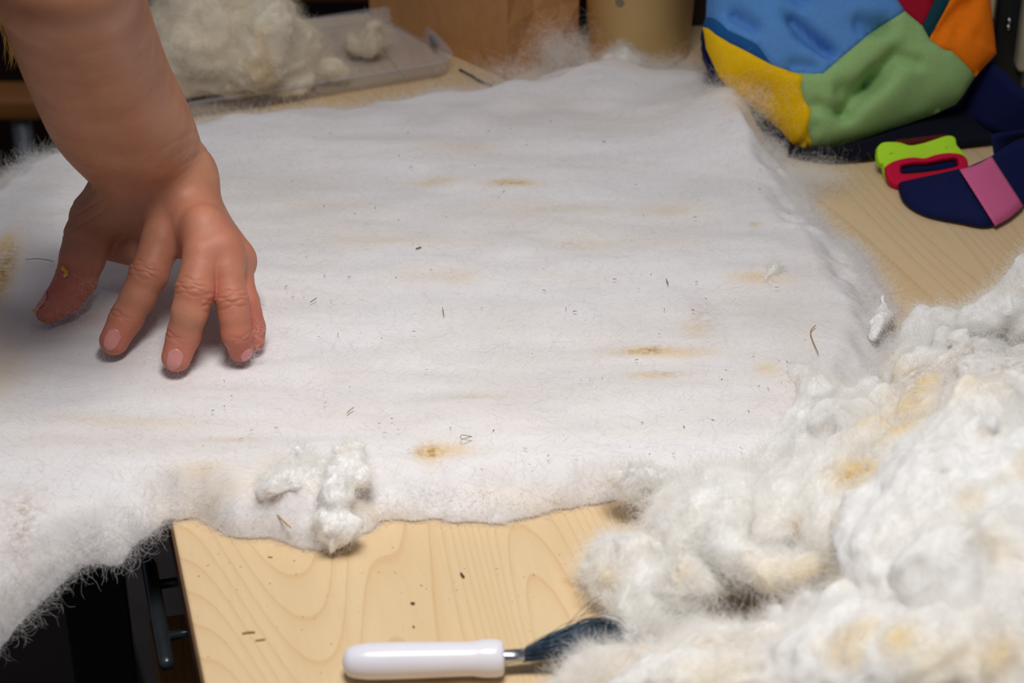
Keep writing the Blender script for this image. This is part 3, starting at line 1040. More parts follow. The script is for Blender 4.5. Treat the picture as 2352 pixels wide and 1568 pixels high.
def rrect(wd, dp, r, inset, seg=8):
    pts = []
    for cx, cy, a0 in ((wd - r, dp - r, 0), (r, dp - r, 90), (r, r, 180), (wd - r, r, 270)):
        for k_ in range(seg + 1):
            a = math.radians(a0 + 90 * k_ / seg)
            pts.append((cx + (r - inset) * math.cos(a), cy + (r - inset) * math.sin(a)))
    return pts


def lid_rings(specs, close_first=True, close_last=False):
    bm = bmesh.new()
    rings = []
    for inset, z in specs:
        rings.append([bm.verts.new(tuple(LO + le * x + lf * y + np.array([0, 0, z]))) for x, y in rrect(LW, LD, LR, inset)])
    for a, b in zip(rings[:-1], rings[1:]):
        m_ = len(a)
        for i in range(m_):
            bm.faces.new((a[i], a[(i + 1) % m_], b[(i + 1) % m_], b[i]))
    if close_first: bm.faces.new(rings[0][::-1])
    if close_last: bm.faces.new(rings[-1])
    return bm


bm_obj('panel', lid_rings([(.004, .0012), (.0015, .0028), (.0005, LH), (-.002, LH), (-.002, LH + .0014), (.0018, LH + .0014), (.003, .004), (.005, .0026)], True, True), plastic, lidr)
for (s, t) in ((0.001, 0.035), (0.001, 0.075)):
    bm_obj('latch', box_bm(LO + le * s + lf * t + np.array([0, 0, .0095]), le * 0.003, lf * 0.014, (0, 0, .0032), .0008), plain('grey_latch', srgb(120, 120, 128), 0.6), lidr)
bm_obj('rib', box_bm(LO + le * 0.035 + lf * 0.006 + np.array([0, 0, .0027]), le * 0.0015, lf * 0.100, (0, 0, .003), .0003), plastic, lidr)

lump = wool_lump('wool_bundle', [lobe(380, 150, .030, .022), lobe(430, 100, .045, .026), lobe(470, 40, .060, .026), lobe(440, 10, .070, .022), lobe(560, 60, .050, .026), lobe(620, 60, .055, .022), lobe(600, 120, .035, .024),
                                 lobe(660, 100, .036, .018), lobe(540, 130, .030, .024), lobe(450, 170, .020, .018), lobe(400, 185, .016, .015), lobe(520, 180, .018, .014), lobe(590, 175, .018, .014), lobe(560, 190, .012, .010),
                                 lobe(640, 165, .018, .014), lobe(700, 165, .014, .011), lobe(750, 165, .012, .009), lobe(700, 195, .010, .006), lobe(660, 195, .010, .008), lobe(500, 60, .050, .024), lobe(380, 90, .03, .018),
                                 lobe(700, 130, .025, .012), lobe(520, -20, .07, .022), lobe(640, 20, .055, .014), lobe(360, 60, .04, .010), lobe(350, 70, .05, .004), lobe(780, 175, .008, .006)],
                 far_wool, far_fibre, None, k=.004, amp=.0045, freq=75, nf=16000, seed=600, zmin=.005, h=.0026)
tag(lump, 'heaped bundle of cream fleece lying in the plastic lid behind the forearm', 'wool')
sm = wool_lump('wool_tuft', [lobe(845, 95, .016, .009, 870, 80, .016, .007), lobe(825, 100, .014, .006)], far_wool, far_fibre, None, k=.003, amp=.0025, freq=110, nf=1500, seed=620, zmin=.005, h=.0016)
tag(sm, 'small pale tuft alone in the right half of the plastic lid', 'wool')
sm = wool_lump('wool_tuft', [lobe(648, 150, .024, .003, 650, 190, .010, .0035), lobe(640, 150, .024, .004, 620, 140, .026, .004)], raw_wool, raw_fibre, None, k=.002, amp=.0012, freq=110, nf=500, seed=640, zmin=.005, h=.0014)
tag(sm, 'bright white twist hanging down the front of the fleece in the lid', 'wool')

# ------------------------------------------------------------------ kraft paper bag
kraft = plain('kraft_paper', srgb(190, 138, 86), 0.75, var=0.07, scale=140, bump=0.1)
bag = empty('paper_bag', tuple(P(1155, 190)))
tag(bag, 'plain brown kraft paper bag standing behind the batt beside the cup', 'bag')
K0, K1 = P(1163, 184), P(898, 60)
kd = (K1 - K0) / np.linalg.norm(K1 - K0)
K1 = K0 + kd * 0.150
Ks = np.array([kd[1], -kd[0], 0])            # direction of the side panel, away to the right
if Ks[0] < 0: Ks = -Ks
BH = 0.27
KD = 0.070


def sheet(pts_rows, mat, name, parent, th=0.0006):
    bm = bmesh.new()
    rows = [[bm.verts.new(tuple(p)) for p in r] for r in pts_rows]
    for r0, r1 in zip(rows[:-1], rows[1:]):
        for i in range(len(r0) - 1):
            bm.faces.new((r0[i], r0[i + 1], r1[i + 1], r1[i]))
    bmesh.ops.recalc_face_normals(bm, faces=bm.faces)
    bmesh.ops.solidify(bm, geom=bm.faces[:], thickness=th)
    return bm_obj(name, bm, mat, parent, smooth=False)


zz = np.linspace(0.0005, BH, 8)
sheet([[K0 + (K1 - K0) * t + np.array([0, 0, z]) + Ks * 0.0015 * math.sin(9 * t + 12 * z) for t in np.linspace(0, 1, 10)] for z in zz], kraft, 'front_panel', bag)
sheet([[K0 + (K1 - K0) * t + Ks * KD + np.array([0, 0, z]) for t in np.linspace(0, 1, 10)] for z in zz], kraft, 'back_panel', bag)
for end, sgn in ((K0, 1), (K1, -1)):
    rows = []
    for z in zz:
        fold = 0.034 * (z / BH) ** 0.8 * 1.3
        rows.append([end + np.array([0, 0, z]), end + Ks * KD * 0.5 + kd * sgn * fold + np.array([0, 0, z]), end + Ks * KD + np.array([0, 0, z])])
    sheet(rows, kraft, 'side_gusset', bag)
sheet([[K0 + np.array([0, 0, .0008]), K1 + np.array([0, 0, .0008])], [K0 + Ks * KD + np.array([0, 0, .0008]), K1 + Ks * KD + np.array([0, 0, .0008])]], kraft, 'bottom', bag)

# ------------------------------------------------------------------ beige cup
cupm = plain('beige_cup_plastic', srgb(232, 196, 130), 0.45, var=0.04, scale=20, bump=0.05)
cc = P(1472, 165)
cc = cc + np.array([0, 0.034, 0])
cup = empty('cup', tuple(cc))
tag(cup, 'tall tapered beige cup behind the batt between paper bag and backpack', 'cup')
bm = bmesh.new()
prof = [(0.0, .0006), (.0335, .0006), (.0355, .002), (.0362, .006), (.0358, .0085), (.0365, .010), (.0445, .150), (.0462, .150), (.0462, .153), (.0440, .153), (.0352, .012), (0.0, .010)]
rg = []
SEG = 64
for r, z in prof:
    if r == 0:
        rg.append([bm.verts.new((cc[0], cc[1], z))])
    else:
        rg.append([bm.verts.new((cc[0] + r * math.cos(2 * math.pi * k_ / SEG), cc[1] + r * math.sin(2 * math.pi * k_ / SEG), z)) for k_ in range(SEG)])
for a, b in zip(rg[:-1], rg[1:]):
    for i in range(SEG):
        if len(a) == 1: bm.faces.new((a[0], b[(i + 1) % SEG], b[i]))
        elif len(b) == 1: bm.faces.new((a[i], a[(i + 1) % SEG], b[0]))
        else: bm.faces.new((a[i], a[(i + 1) % SEG], b[(i + 1) % SEG], b[i]))
bm_obj('body', bm, cupm, cup)
# small grey printed mark on the cup wall
smudge = plain('grey_print', srgb(140, 125, 98), 0.6, bump=0)
bm = bmesh.new()
for (ang0, z0, wa, hz) in ((-2.06, .0590, .10, .004), (-2.00, .0535, .09, .004)):
    vs = []
    for (da, dz) in [(-1, -.5), (-.4, -1), (.5, -.8), (1, 0), (.5, .8), (-.4, 1), (-1, .4)]:
        a = ang0 + da * wa
        z = z0 + dz * hz
        r = .0366 + (z - .010) / .140 * .008
        vs.append(bm.verts.new((cc[0] + r * math.cos(a), cc[1] + r * math.sin(a), z)))
    bm.faces.new(vs)
bm_obj('printed_mark', bm, smudge, cup)

# ------------------------------------------------------------------ dark block added behind bag and cup to darken the gaps
gap_block_m = plain('dark_brown_gap_block', srgb(46, 34, 28), 0.7, scale=10)
cs = P(1222, 62)
case = empty('case', tuple(cs))
tag(case, 'dark brown block added behind the cup to darken the gaps beside it', 'case')
bm_obj('body', box_bm(cs, (0.170, 0, 0), (0, 0.05, 0), (0, 0, 0.16), 0.004), gap_block_m, case)
bm_obj('gap_block_top', box_bm(cs + np.array([-.002, -.002, .161]), (0.174, 0, 0), (0, 0.054, 0), (0, 0, 0.02), 0.004), gap_block_m, case)

# ------------------------------------------------------------------ dark machine and pale post at the right edge
mach_m = plain('dark_machine_paint', srgb(38, 42, 44), 0.45, scale=15)
mb = P(2262, 262)
mb = mb + (mb - CP) * np.array([1, 1, 0]) * .02
machine = empty('dark_machine', tuple(mb))
tag(machine, 'dark metal box with small screws standing behind the backpack', 'machine')
bm_obj('housing', box_bm(mb + np.array([0, 0.006, 0.0]), (0.14, -0.0, 0), (0.02, 0.09, 0), (0, 0, 0.30), 0.004), mach_m, machine)


def Pplane(px, py, o, nrm):
    d = np.array([(px - 1176) / FP, 0, 0]) - (py - 784) / FP * UP + FW
    t = ((o - CP) @ nrm) / (d @ nrm)
    return CP + t * d


fy = mb + np.array([0, 0.006, 0.0])
for (sx_, sy_) in ((2318, 47), (2276, 50), (2316, 62)):
    q = Pplane(sx_, sy_, fy, np.array([0, -1.0, 0]))
    bm_obj('screw', sweep([q + np.array([0, .001, 0]), q - np.array([0, .0015, 0]), q - np.array([0, .0024, 0])], [.0024, .0024, .0012], 12), steel, machine)
pale = plain('pale_board', srgb(205, 196, 165), 0.6, scale=40)
bq = fy + np.array([0, -0.0185, 0])
p0 = Pplane(2334, 172, bq, np.array([0, -1.0, 0]))
bm_obj('side_board', box_bm(p0, (0.10, 0, 0), (0, 0.018, 0), (0, 0, 0.22), 0.005, 3), pale, machine)
bm_obj('clamp', box_bm(Pplane(2346, 205, bq, np.array([0, -1.0, 0])), (0.06, 0, 0), (0, 0.0185, 0), (0, 0, 0.022), 0.002), plain('blue_grey_metal', srgb(84, 98, 104), 0.4), machine)

# ------------------------------------------------------------------ patchwork backpack
BO = P(1860, 352)
tilt = math.radians(33)
bn = np.array([0.10, -math.cos(tilt), math.sin(tilt)])
bn /= np.linalg.norm(bn)
bxv = np.cross(np.array([0, 0, 1.0]), bn) * -1
bxv /= np.linalg.norm(bxv)
if bxv[0] < 0: bxv = -bxv
byv = np.cross(bn, bxv)
if byv[2] < 0: byv = -byv


def to_plane(px, py):
    q = Pplane(px, py, BO, bn) - BO
    return np.array([q @ bxv, q @ byv])


fabric = lambda name, c: plain(name, c, 0.85, var=0.06, scale=500, bump=0.25, bdist=0.0003, spec=0.2)
cols = {
    'blue': fabric('light_blue_cloth', srgb(88, 142, 205)), 'yellow': fabric('yellow_cloth', srgb(238, 188, 12)),
    'green': fabric('sage_green_cloth', srgb(148, 184, 118)), 'red': fabric('red_cloth', srgb(158, 12, 40)),
    'teal': fabric('dark_teal_cloth', srgb(10, 62, 72)), 'orange': fabric('orange_cloth', srgb(240, 122, 8)),
    'navy': fabric('navy_cloth', srgb(10, 22, 72)), 'deepblue': fabric('deep_blue_cloth', srgb(24, 82, 140))}
panels_px = {
    'blue': [(1625, -20), (1622, 40), (1660, 85), (1715, 120), (1748, 165), (1800, 183), (1858, 187), (1900, 150), (1960, 100), (2040, 48), (2018, 15), (1985, -40), (1965, -160), (1640, -160)],
    'deepblue': [(1622, 40), (1613, 62), (1632, 88), (1660, 112), (1705, 140), (1748, 165), (1715, 120), (1660, 85)],
    'yellow': [(1613, 62), (1632, 88), (1660, 112), (1705, 140), (1748, 165), (1800, 183), (1815, 190), (1812, 215), (1822, 243), (1838, 262), (1836, 300), (1856, 345), (1815, 335), (1785, 300), (1740, 262), (1690, 230), (1645, 180), (1618, 115)],
    'green': [(1800, 183), (1815, 190), (1812, 215), (1822, 243), (1838, 262), (1836, 300), (1856, 345), (1900, 342), (1960, 327), (2050, 297), (2130, 269), (2180, 246), (2200, 214), (2218, 187), (2150, 135), (2130, 132), (2098, 108),
              (2082, 80), (2040, 48), (1960, 100), (1900, 150), (1858, 187)],
    'red': [(2018, 15), (2040, 48), (2082, 80), (2110, 20), (2118, -60), (2120, -160), (1965, -160), (1985, -40)],
    'teal': [(2082, 80), (2098, 108), (2130, 50), (2160, -10), (2165, -160), (2120, -160), (2118, -60), (2110, 20)],
    'orange': [(2098, 108), (2130, 132), (2150, 135), (2218, 187), (2238, 165), (2268, 132), (2262, 90), (2252, 0), (2250, -160), (2165, -160), (2160, -10), (2130, 50)],
}
body_px = [(1613, 62), (1622, 40), (1625, -20), (1640, -160), (1690, -260), (1800, -320), (2000, -330), (2180, -300), (2262, -220), (2275, -100), (2272, 0), (2284, 90), (2288, 140), (2240, 190), (2205, 250), (2130, 276), (2050, 304),
           (1960, 334), (1900, 350), (1856, 352), (1812, 340), (1780, 300), (1735, 264), (1685, 232), (1640, 182), (1615, 115)]
BODY = np.array([to_plane(*p) for p in body_px])


def bulge(st):
    d = np.clip(-poly_sd(st, BODY), 0, 1)
    t = np.clip(d / 0.055, 0, 1)
    b = 0.040 * np.sqrt(np.clip(1 - (1 - t) ** 2, 0, 1))
    q = np.c_[st * 26, np.zeros(len(st))]
    b += 0.0030 * vnoise(q, 700) * np.clip(d / .01, 0, 1) + 0.0014 * vnoise(q * 2.3, 701) * np.clip(d / .006, 0, 1)
    for (ax_, ay_, bx_, by_, wd, dep) in FOLDS:
        a, b2 = to_plane(ax_, ay_), to_plane(bx_, by_)
        e = b2 - a
        tt = np.clip(((st - a) @ e) / (e @ e), 0, 1)
        dist = np.linalg.norm(st - a - tt[:, None] * e, axis=1)
        b += -dep * np.exp(-(dist / wd) ** 2) * np.clip(np.minimum(tt, 1 - tt) * 5 + 0.25, 0, 1)
    return b


FOLDS = [(1900, 285, 2000, 170, .006, .012), (1960, 215, 2040, 130, .006, .010), (1880, 230, 1990, 205, .006, .006), (2040, 150, 2085, 165, .004, .006), (1830, 250, 1930, 278, .004, .006),
         (1660, 40, 1720, 90, .004, .010), (1775, 55, 1890, 150, .004, .013), (1790, 95, 1880, 150, .003, .006), (1740, -20, 1830, 30, .006, .010), (1780, 165, 1850, 175, .004, .006), (1920, 75, 2010, 80, .006, .009), (1950, 95, 2010, 85, .004, .004),
         (2110, 110, 2180, 20, .004, .006), (2150, 110, 2230, -30, .005, .005), (2200, 90, 2262, 125, .004, .003), (1830, 345, 1850, 290, .004, .005), (1680, 190, 1760, 240, .006, .005)]
PUFF = [(1930, 320, 2150, 250, .02, .006)]


def cdt_panel(poly2, step, lift_fn, normal_sign=1):
    """triangulate a polygon with inner points, returns verts2d, tris"""
    poly2 = np.asarray(poly2)
    dens = []
    for i in range(len(poly2)):
        a, b = poly2[i], poly2[(i + 1) % len(poly2)]
        m_ = max(1, int(np.linalg.norm(b - a) / step))
        for k_ in range(m_):
            dens.append(a + (b - a) * k_ / m_)
    nb = len(dens)
    lo, hi = poly2.min(0), poly2.max(0)
    gx_, gy_ = np.meshgrid(np.arange(lo[0], hi[0], step), np.arange(lo[1], hi[1], step * 0.87))
    gx_[1::2] += step / 2
    g = np.c_[gx_.ravel(), gy_.ravel()]
    sd = poly_sd(g, poly2)
    g = g[sd < -step * 0.5]
    pts = [Vector(p) for p in dens] + [Vector(p) for p in g]
    vo, _, fo, *_ = delaunay_2d_cdt(pts, [(i, (i + 1) % nb) for i in range(nb)], [], 0, 1e-6)
    v2 = np.array([[q.x, q.y] for q in vo])
    tris = [f for f in fo if len(f) == 3]
    tris = np.array(tris)
    cen_ = v2[tris].mean(1)
    tris = tris[poly_sd(cen_, poly2) < 0]
    return v2, tris


def smooth_poly(pts, n_per=4):
    return np.asarray(pts)


pack = empty('backpack', tuple(BO))
tag(pack, 'patchwork backpack of blue, green, yellow, orange and red cloth lying behind the batt', 'backpack')
v2, tris = cdt_panel(BODY, 0.004, None)
d_ = np.clip(-poly_sd(v2, BODY), 0, 1)
fr = BO + v2[:, :1] * bxv + v2[:, 1:] * byv + (bulge(v2)[:, None] - 0.0025) * bn
tb = np.clip(d_ / 0.07, 0, 1)
bk = BO + v2[:, :1] * bxv + v2[:, 1:] * byv - (0.085 * np.sqrt(np.clip(1 - (1 - tb) ** 2, 0, 1)))[:, None] * bn
bk[:, 2] = np.maximum(bk[:, 2], 0.002)
fr[:, 2] = np.maximum(fr[:, 2], 0.002)
edge = d_ < 1e-6
mesh_np('bag_body', np.vstack([fr, bk]), np.vstack([tris, tris[:, ::-1] + len(fr)]), cols['navy'], pack)
for cname, poly in panels_px.items():
    p2 = np.array([to_plane(*p) for p in poly])
    v2, tris = cdt_panel(p2, 0.0028, None)
    dd = np.clip(-poly_sd(v2, p2), 0, 1)
    puff = 0.0012 * (1 - np.exp(-dd / 0.003))
    base = BO + v2[:, :1] * bxv + v2[:, 1:] * byv + (bulge(v2) + puff)[:, None] * bn
    base[:, 2] = np.maximum(base[:, 2], 0.004)
    under = base - bn * 0.0015
    nvp = len(base)
    e_ = np.vstack([tris[:, [0, 1]], tris[:, [1, 2]], tris[:, [2, 0]]])
    ks = np.sort(e_, 1)
    uq, iv, ct = np.unique(ks[:, 0] * nvp + ks[:, 1], return_inverse=True, return_counts=True)
    be = e_[ct[iv] == 1]
    sk = np.vstack([np.stack([be[:, 1], be[:, 0], be[:, 0] + nvp], 1), np.stack([be[:, 1], be[:, 0] + nvp, be[:, 1] + nvp], 1)])
    o = mesh_np('cloth_panel', np.vstack([base, under]), np.vstack([tris, tris[:, ::-1] + nvp, sk]), cols[cname], pack)
    nm = {'blue': 'light blue', 'deepblue': 'deep blue', 'green': 'sage green', 'teal': 'dark teal'}.get(cname, cname)
    o['label'] = nm + ' cloth patch'


def ribbon(name, lefts, rights, mat, parent, th=0.0016, n=40, label=None, off=0.0):
    Lp, Rp = spline(lefts, n), spline(rights, n)
    bm = bmesh.new()
    K = 6
    rows = []
    for i in range(n):
        rows.append([bm.verts.new(tuple(Lp[i] + (Rp[i] - Lp[i]) * j / K)) for j in range(K + 1)])
    for r0, r1 in zip(rows[:-1], rows[1:]):
        for i in range(K):
            bm.faces.new((r0[i], r0[i + 1], r1[i + 1], r1[i]))
    bmesh.ops.recalc_face_normals(bm, faces=bm.faces)
    bmesh.ops.solidify(bm, geom=bm.faces[:], thickness=th)
    o = bm_obj(name, bm, mat, parent)
    if label: o['label'] = label
    return o


web = fabric('navy_webbing', srgb(10, 20, 66))
# wide padded strap from the lower right corner of the bag
ribbon('shoulder_strap', [P(2180, 246, .012), P(2240, 282, .010), P(2300, 302, .008), P(2400, 310, .008)], [P(2268, 135, .05), P(2310, 165, .046), P(2352, 205, .04), P(2420, 240, .034)], web, pack, th=.005, label='wide navy webbing strap')
ribbon('strap', [P(2290, 400, .003), P(2300, 380, .004), P(2320, 350, .006), P(2380, 330, .006)], [P(2275, 310, .024), P(2290, 305, .026), P(2330, 300, .026), P(2400, 290, .026)], web, pack, th=.002)
Ls = [(2062, 424, .003), (2078, 466, .002), (2125, 495, .002), (2205, 512, .002), (2275, 520, .002), (2340, 480, .002), (2400, 440, .002), (2480, 420, .002)]
Rs = [(2203, 394, .022), (2204, 393, .023), (2205, 392, .023), (2206, 392, .024), (2212, 390, .024), (2272, 362, .026), (2330, 325, .028), (2420, 300, .03)]
ribbon('strap', [P(*q) for q in Ls], [P(*q) for q in Rs], web, pack, th=.0018, n=60, label='navy webbing strap lying on the table below the buckle')
pink = M('pink_elastic')
wv = pink.n('ShaderNodeTexWave')
wv.inputs['Scale'].default_value = 260
pink.l(pink.coords((1, -0.55, 0.2)), wv.inputs['Vector'])
pink.color(pink.ramp(wv.outputs['Fac'], [(0.2, srgb(196, 78, 128)), (0.8, srgb(226, 112, 158))]))
pink.set(Roughness=0.9)
pink.bump(wv.outputs['Fac'], 0.5, 0.0004)
up_ = np.array([0, -0.0024, 0.0012])
ribbon('elastic_band', [P(2283, 519, .0025) + up_, P(2316, 500, .0025) + up_, P(2346, 474, .003) + up_], [P(2202, 391, .026) + up_, P(2238, 380, .0265) + up_, P(2273, 361, .027) + up_], pink.m, pack, th=.0012, n=16, label='pink ribbed elastic band')

# buckle, two moulded plates leaning on each other
PO = P(2120, 428)
pn = np.array([0.08, -math.cos(math.radians(48)), math.sin(math.radians(48))])
pn /= np.linalg.norm(pn)
px_ = np.cross(pn, [0, 0, 1.0]); px_ /= np.linalg.norm(px_)
if px_[0] < 0: px_ = -px_
py_ = np.cross(pn, px_)
if py_[2] < 0: py_ = -py_


def plate(name, outer, holes, mat, parent, off, th, bev, label=None):
    cu = bpy.data.curves.new(name, 'CURVE')
    cu.dimensions = '2D'
    cu.fill_mode = 'BOTH'
    cu.extrude = th / 2
    cu.bevel_depth = bev
    cu.bevel_resolution = 2
    o0 = PO + pn * off
    for poly in [outer] + holes:
        pts = []
        for q in poly:
            r = Pplane(q[0], q[1], o0, pn) - o0
            pts.append((r @ px_, r @ py_, 0))
        pts = spline(pts + [pts[0]], len(pts) * 5)[:-1]
        s = cu.splines.new('POLY')
        s.points.add(len(pts) - 1)
        for i, p in enumerate(pts):
            s.points[i].co = (*p, 1)
        s.use_cyclic_u = True
    tmp = bpy.data.objects.new(name + '_tmp', cu)
    me = bpy.data.meshes.new_from_object(tmp)
    bpy.data.objects.remove(tmp)
    mt = Matrix(((px_[0], py_[0], pn[0], o0[0]), (px_[1], py_[1], pn[1], o0[1]), (px_[2], py_[2], pn[2], o0[2]), (0, 0, 0, 1)))
    me.transform(mt)
    if mt.determinant() < 0: me.flip_normals()
    me.materials.clear()
    me.materials.append(mat)
    o = link(name, me, mat, parent)
    if label: o['label'] = label
    return o


neon = plain('neon_green_plastic', srgb(176, 228, 40), 0.6, var=0.05, bump=0, spec=0.2)
mag = plain('magenta_plastic', srgb(196, 2, 56), 0.6, var=0.05, bump=0, spec=0.15)
bk_o = plate('buckle', [(2018, 343), (2029, 335), (2061, 335), (2088, 342), (2118, 337), (2144, 329), (2173, 320), (2187, 323), (2191, 339), (2207, 357), (2215, 372), (2190, 374), (2148, 378), (2110, 380), (2069, 382), (2045, 390),
                        (2040, 408), (2034, 396), (2030, 380), (2021, 375), (2017, 360)], [[(2041, 351), (2056, 357), (2050, 362), (2038, 362)], [(2168, 341), (2186, 343), (2172, 347)]], neon, pack, -0.004, .005, .0014, 'neon green half of the buckle')
plate('frame', [(2037, 386), (2050, 378), (2069, 372), (2096, 368), (2122, 370), (2148, 362), (2177, 358), (2207, 362), (2217, 378), (2214, 389), (2195, 398), (2148, 412), (2108, 418), (2072, 420), (2065, 430), (2049, 422), (2039, 404)],
      [[(2063, 381), (2096, 374), (2128, 373), (2170, 365), (2197, 364), (2202, 386), (2170, 395), (2130, 402), (2068, 405)]], mag, bk_o, 0.003, .004, .0012, 'magenta frame of the buckle')
ribbon('webbing', [Pplane(2058, 400, PO, pn), Pplane(2060, 384, PO, pn), Pplane(2058, 372, PO - pn * .004, pn)], [Pplane(2206, 385, PO, pn), Pplane(2203, 370, PO, pn), Pplane(2200, 358, PO - pn * .004, pn)], web, bk_o, th=.002, n=14)
ribbon('strap', [P(2035, 350, .004), P(2045, 338, .012), P(2055, 322, .016)], [P(2185, 335, .004), P(2180, 322, .012), P(2170, 308, .016)], fabric('dark_red_webbing', srgb(92, 30, 24)), pack, th=.002, n=14, label='dark red webbing behind the buckle')
# black lower rim and base flap
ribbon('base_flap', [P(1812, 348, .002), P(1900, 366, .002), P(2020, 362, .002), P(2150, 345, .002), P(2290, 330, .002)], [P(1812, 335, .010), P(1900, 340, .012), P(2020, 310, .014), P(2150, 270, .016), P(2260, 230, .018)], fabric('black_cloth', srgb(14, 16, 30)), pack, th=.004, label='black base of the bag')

# thin black line between lid and bag
o = bm_obj('dark_line', sweep(spline([P(1056, 160, .0012), P(1080, 172, .0012), P(1106, 188, .0012), P(1130, 196, .0012)], 16), .0009, 8), plain('black_line', srgb(24, 26, 26), 0.6), None)
tag(o, 'short thin black line on the wood between the lid and the paper bag', 'dark_line')

# ------------------------------------------------------------------ wire brush
brush = empty('brush', tuple(P(980, 1530)))
tag(brush, 'small brush with white plastic handle and dark bristles lying at the front of the worktop', 'brush')
whitep = M('white_plastic')
whitep.color(whitep.ramp(whitep.noise(20), [(0.3, srgb(222, 220, 228)), (0.7, srgb(232, 230, 236))]))
whitep.set(Roughness=0.25)
whitep.b.inputs['Subsurface Weight'].default_value = 0.15
whitep.b.inputs['Subsurface Scale'].default_value = 0.004
whitep = whitep.m
hr = 0.0088
A_, B_ = P(786, 1520, hr), P(1158, 1511, hr)
hp = [(0.0, .0010), (.012, .0042), (.035, .0064), (.06, .0072), (.10, .0079), (.16, .0084), (.3, .0085), (.5, .0083), (.7, .0080), (.80, .0079), (.84, .0084), (.88, .0088), (.95, .0088), (.985, .0082), (1.0, .0066), (1.0, .003)]
bm = sweep([A_ + (B_ - A_) * t for t, r in hp], [r for t, r in hp], 40)
bm_obj('handle', bm, whitep, brush)
dh = (B_ - A_) / np.linalg.norm(B_ - A_)
F0, F1 = B_ - dh * .004, P(1204, 1503, hr + .0005)
bm = bmesh.new()
side = np.cross(dh, [0, 0, 1])
rr_ = []
for t, wy, wz in ((0, .0032, .0032), (.35, .0034, .0034), (.6, .0036, .003), (1.0, .0040, .0022), (1.02, .0035, .0017)):
    c = F0 + (F1 - F0) * t
    rr_.append([bm.verts.new(tuple(c + side * wy * math.cos(a) + np.array([0, 0, 1]) * wz * math.sin(a))) for a in np.linspace(0, 2 * math.pi, 20, endpoint=False)])
for a, b in zip(rr_[:-1], rr_[1:]):
    for i in range(20):
        bm.faces.new((a[i], a[(i + 1) % 20], b[(i + 1) % 20], b[i]))
bm.faces.new(rr_[-1])
bm.faces.new(rr_[0][::-1])
bm_obj('ferrule', bm, steel, brush)
n = 420
g = np.random.default_rng(33)
s0 = g.uniform(-1, 1, n)
e0 = g.normal(0, 1, n)
bp = np.zeros((n, 9, 3))
E1 = P(1390, 1468, .012)
E2 = P(1432, 1500, .008)
for i, t in enumerate(np.linspace(0, 1, 9)):
    cen_ = F1 + (E1 - F1) * min(t / .8, 1) + (E2 - E1) * max(0, (t - .8) / .2) + np.array([0, 0, .004 * math.sin(t * 3)])
    wdt = .0034 + .0065 * math.sin(min(t, .9) * 1.9)
    bp[:, i] = cen_ + np.outer(s0 * wdt, [0.15, 1, 0.1]) + np.outer(e0 * (.0007 + .0012 * t), [0, 0.2, 1]) + g.normal(0, .0002 + .0006 * t, (n, 3)) + np.outer(g.normal(0, .003, n) * t ** 3, dh)
bp[:, :, 2] = np.maximum(bp[:, :, 2], 0.0006)
brm = M('dark_bristle')
brm.color(srgb(58, 74, 90))
brm.set(Roughness=0.35, Metallic=0.5)
bo = fibres('bristles', bp, np.full(n, .00013), brm.m, brush)
st_ = []
for (a, b, c) in (((1270, 1470, .01), (1350, 1385, .014), (1395, 1360, .012)), ((1280, 1462, .01), (1340, 1410, .012), (1440, 1405, .01)), ((1265, 1475, .01), (1345, 1420, .012), (1385, 1440, .006)), ((1260, 1478, .01), (1320, 1440, .01), (1370, 1424, .006)), ((1300, 1460, .01), (1350, 1400, .014), (1385, 1375, .015))):
    st_.append(spline([P(*a), P(*b), P(*c)], 9))
bo = fibres('stray_bristle', np.array(st_), np.full(len(st_), .00014), fibre_mat('pale_bristle', srgb(120, 112, 100), 0.1), brush)

# ------------------------------------------------------------------ bits of straw and chaff
straw_m = plain('straw', srgb(168, 128, 60), 0.7, scale=300, bump=0)
brown_m = plain('brown_chaff', srgb(96, 70, 48), 0.8, scale=300, bump=0)
ZB = .0245
bits = [
    ('bent brown straw on the right part of the batt', [(1874, 746), (1862, 760), (1866, 780), (1880, 812)], 0.00028, straw_m, ZB),
    ('folded dark straw on the batt beside the brown stain', [(1059, 998), (1082, 1002), (1080, 1003), (1060, 1008), (1059, 999)], 0.00017, brown_m, ZB),
    ('long thin stem lying left of the thumb', [(58, 596), (85, 594), (110, 597), (124, 601)], 0.00019, brown_m, ZB),
    ('short straw bit upright on the upper right of the batt', [(1530, 640), (1535, 652)], 0.00031, straw_m, ZB),
    ('thin straw needle at the middle of the batt', [(1016, 705), (1020, 724)], 0.00022, straw_m, ZB),
    ('dark speck of stem right of the fingers', [(712, 694), (728, 684)], 0.00022, brown_m, ZB),
    ('dark flake on the upper middle of the batt', [(955, 571), (968, 567)], 0.00037, brown_m, ZB),
    ('brown husk on bare wood above the brush handle', [(1058, 1315), (1066, 1325)], 0.00062, brown_m, .001),
    ('golden straw pair piece on bare wood, the left one', [(556, 1454), (572, 1451), (586, 1451)], 0.00043, straw_m, .0008),
    ('golden straw piece on bare wood, the right one', [(586, 1470), (610, 1467)], 0.00031, straw_m, .0008),
    ('dark seed on bare wood above the brush handle', [(943, 1384), (953, 1385)], 0.00050, brown_m, .001),
    ('tiny brown straw on bare wood right of the batt', [(615, 1278), (626, 1279)], 0.00025, straw_m, .0006),
    ('pale yellow fibre line at the front rim of the batt', [(628, 1158), (636, 1180), (655, 1200), (668, 1212)], 0.00037, straw_m, .012),
    ('curved golden straw at the lower middle of the batt', [(797, 948), (803, 942), (813, 935)], 0.00025, straw_m, ZB),
    ('dark speck on bare wood between brush and batt', [(948, 1437), (952, 1440)], 0.00037, brown_m, .0008),
]
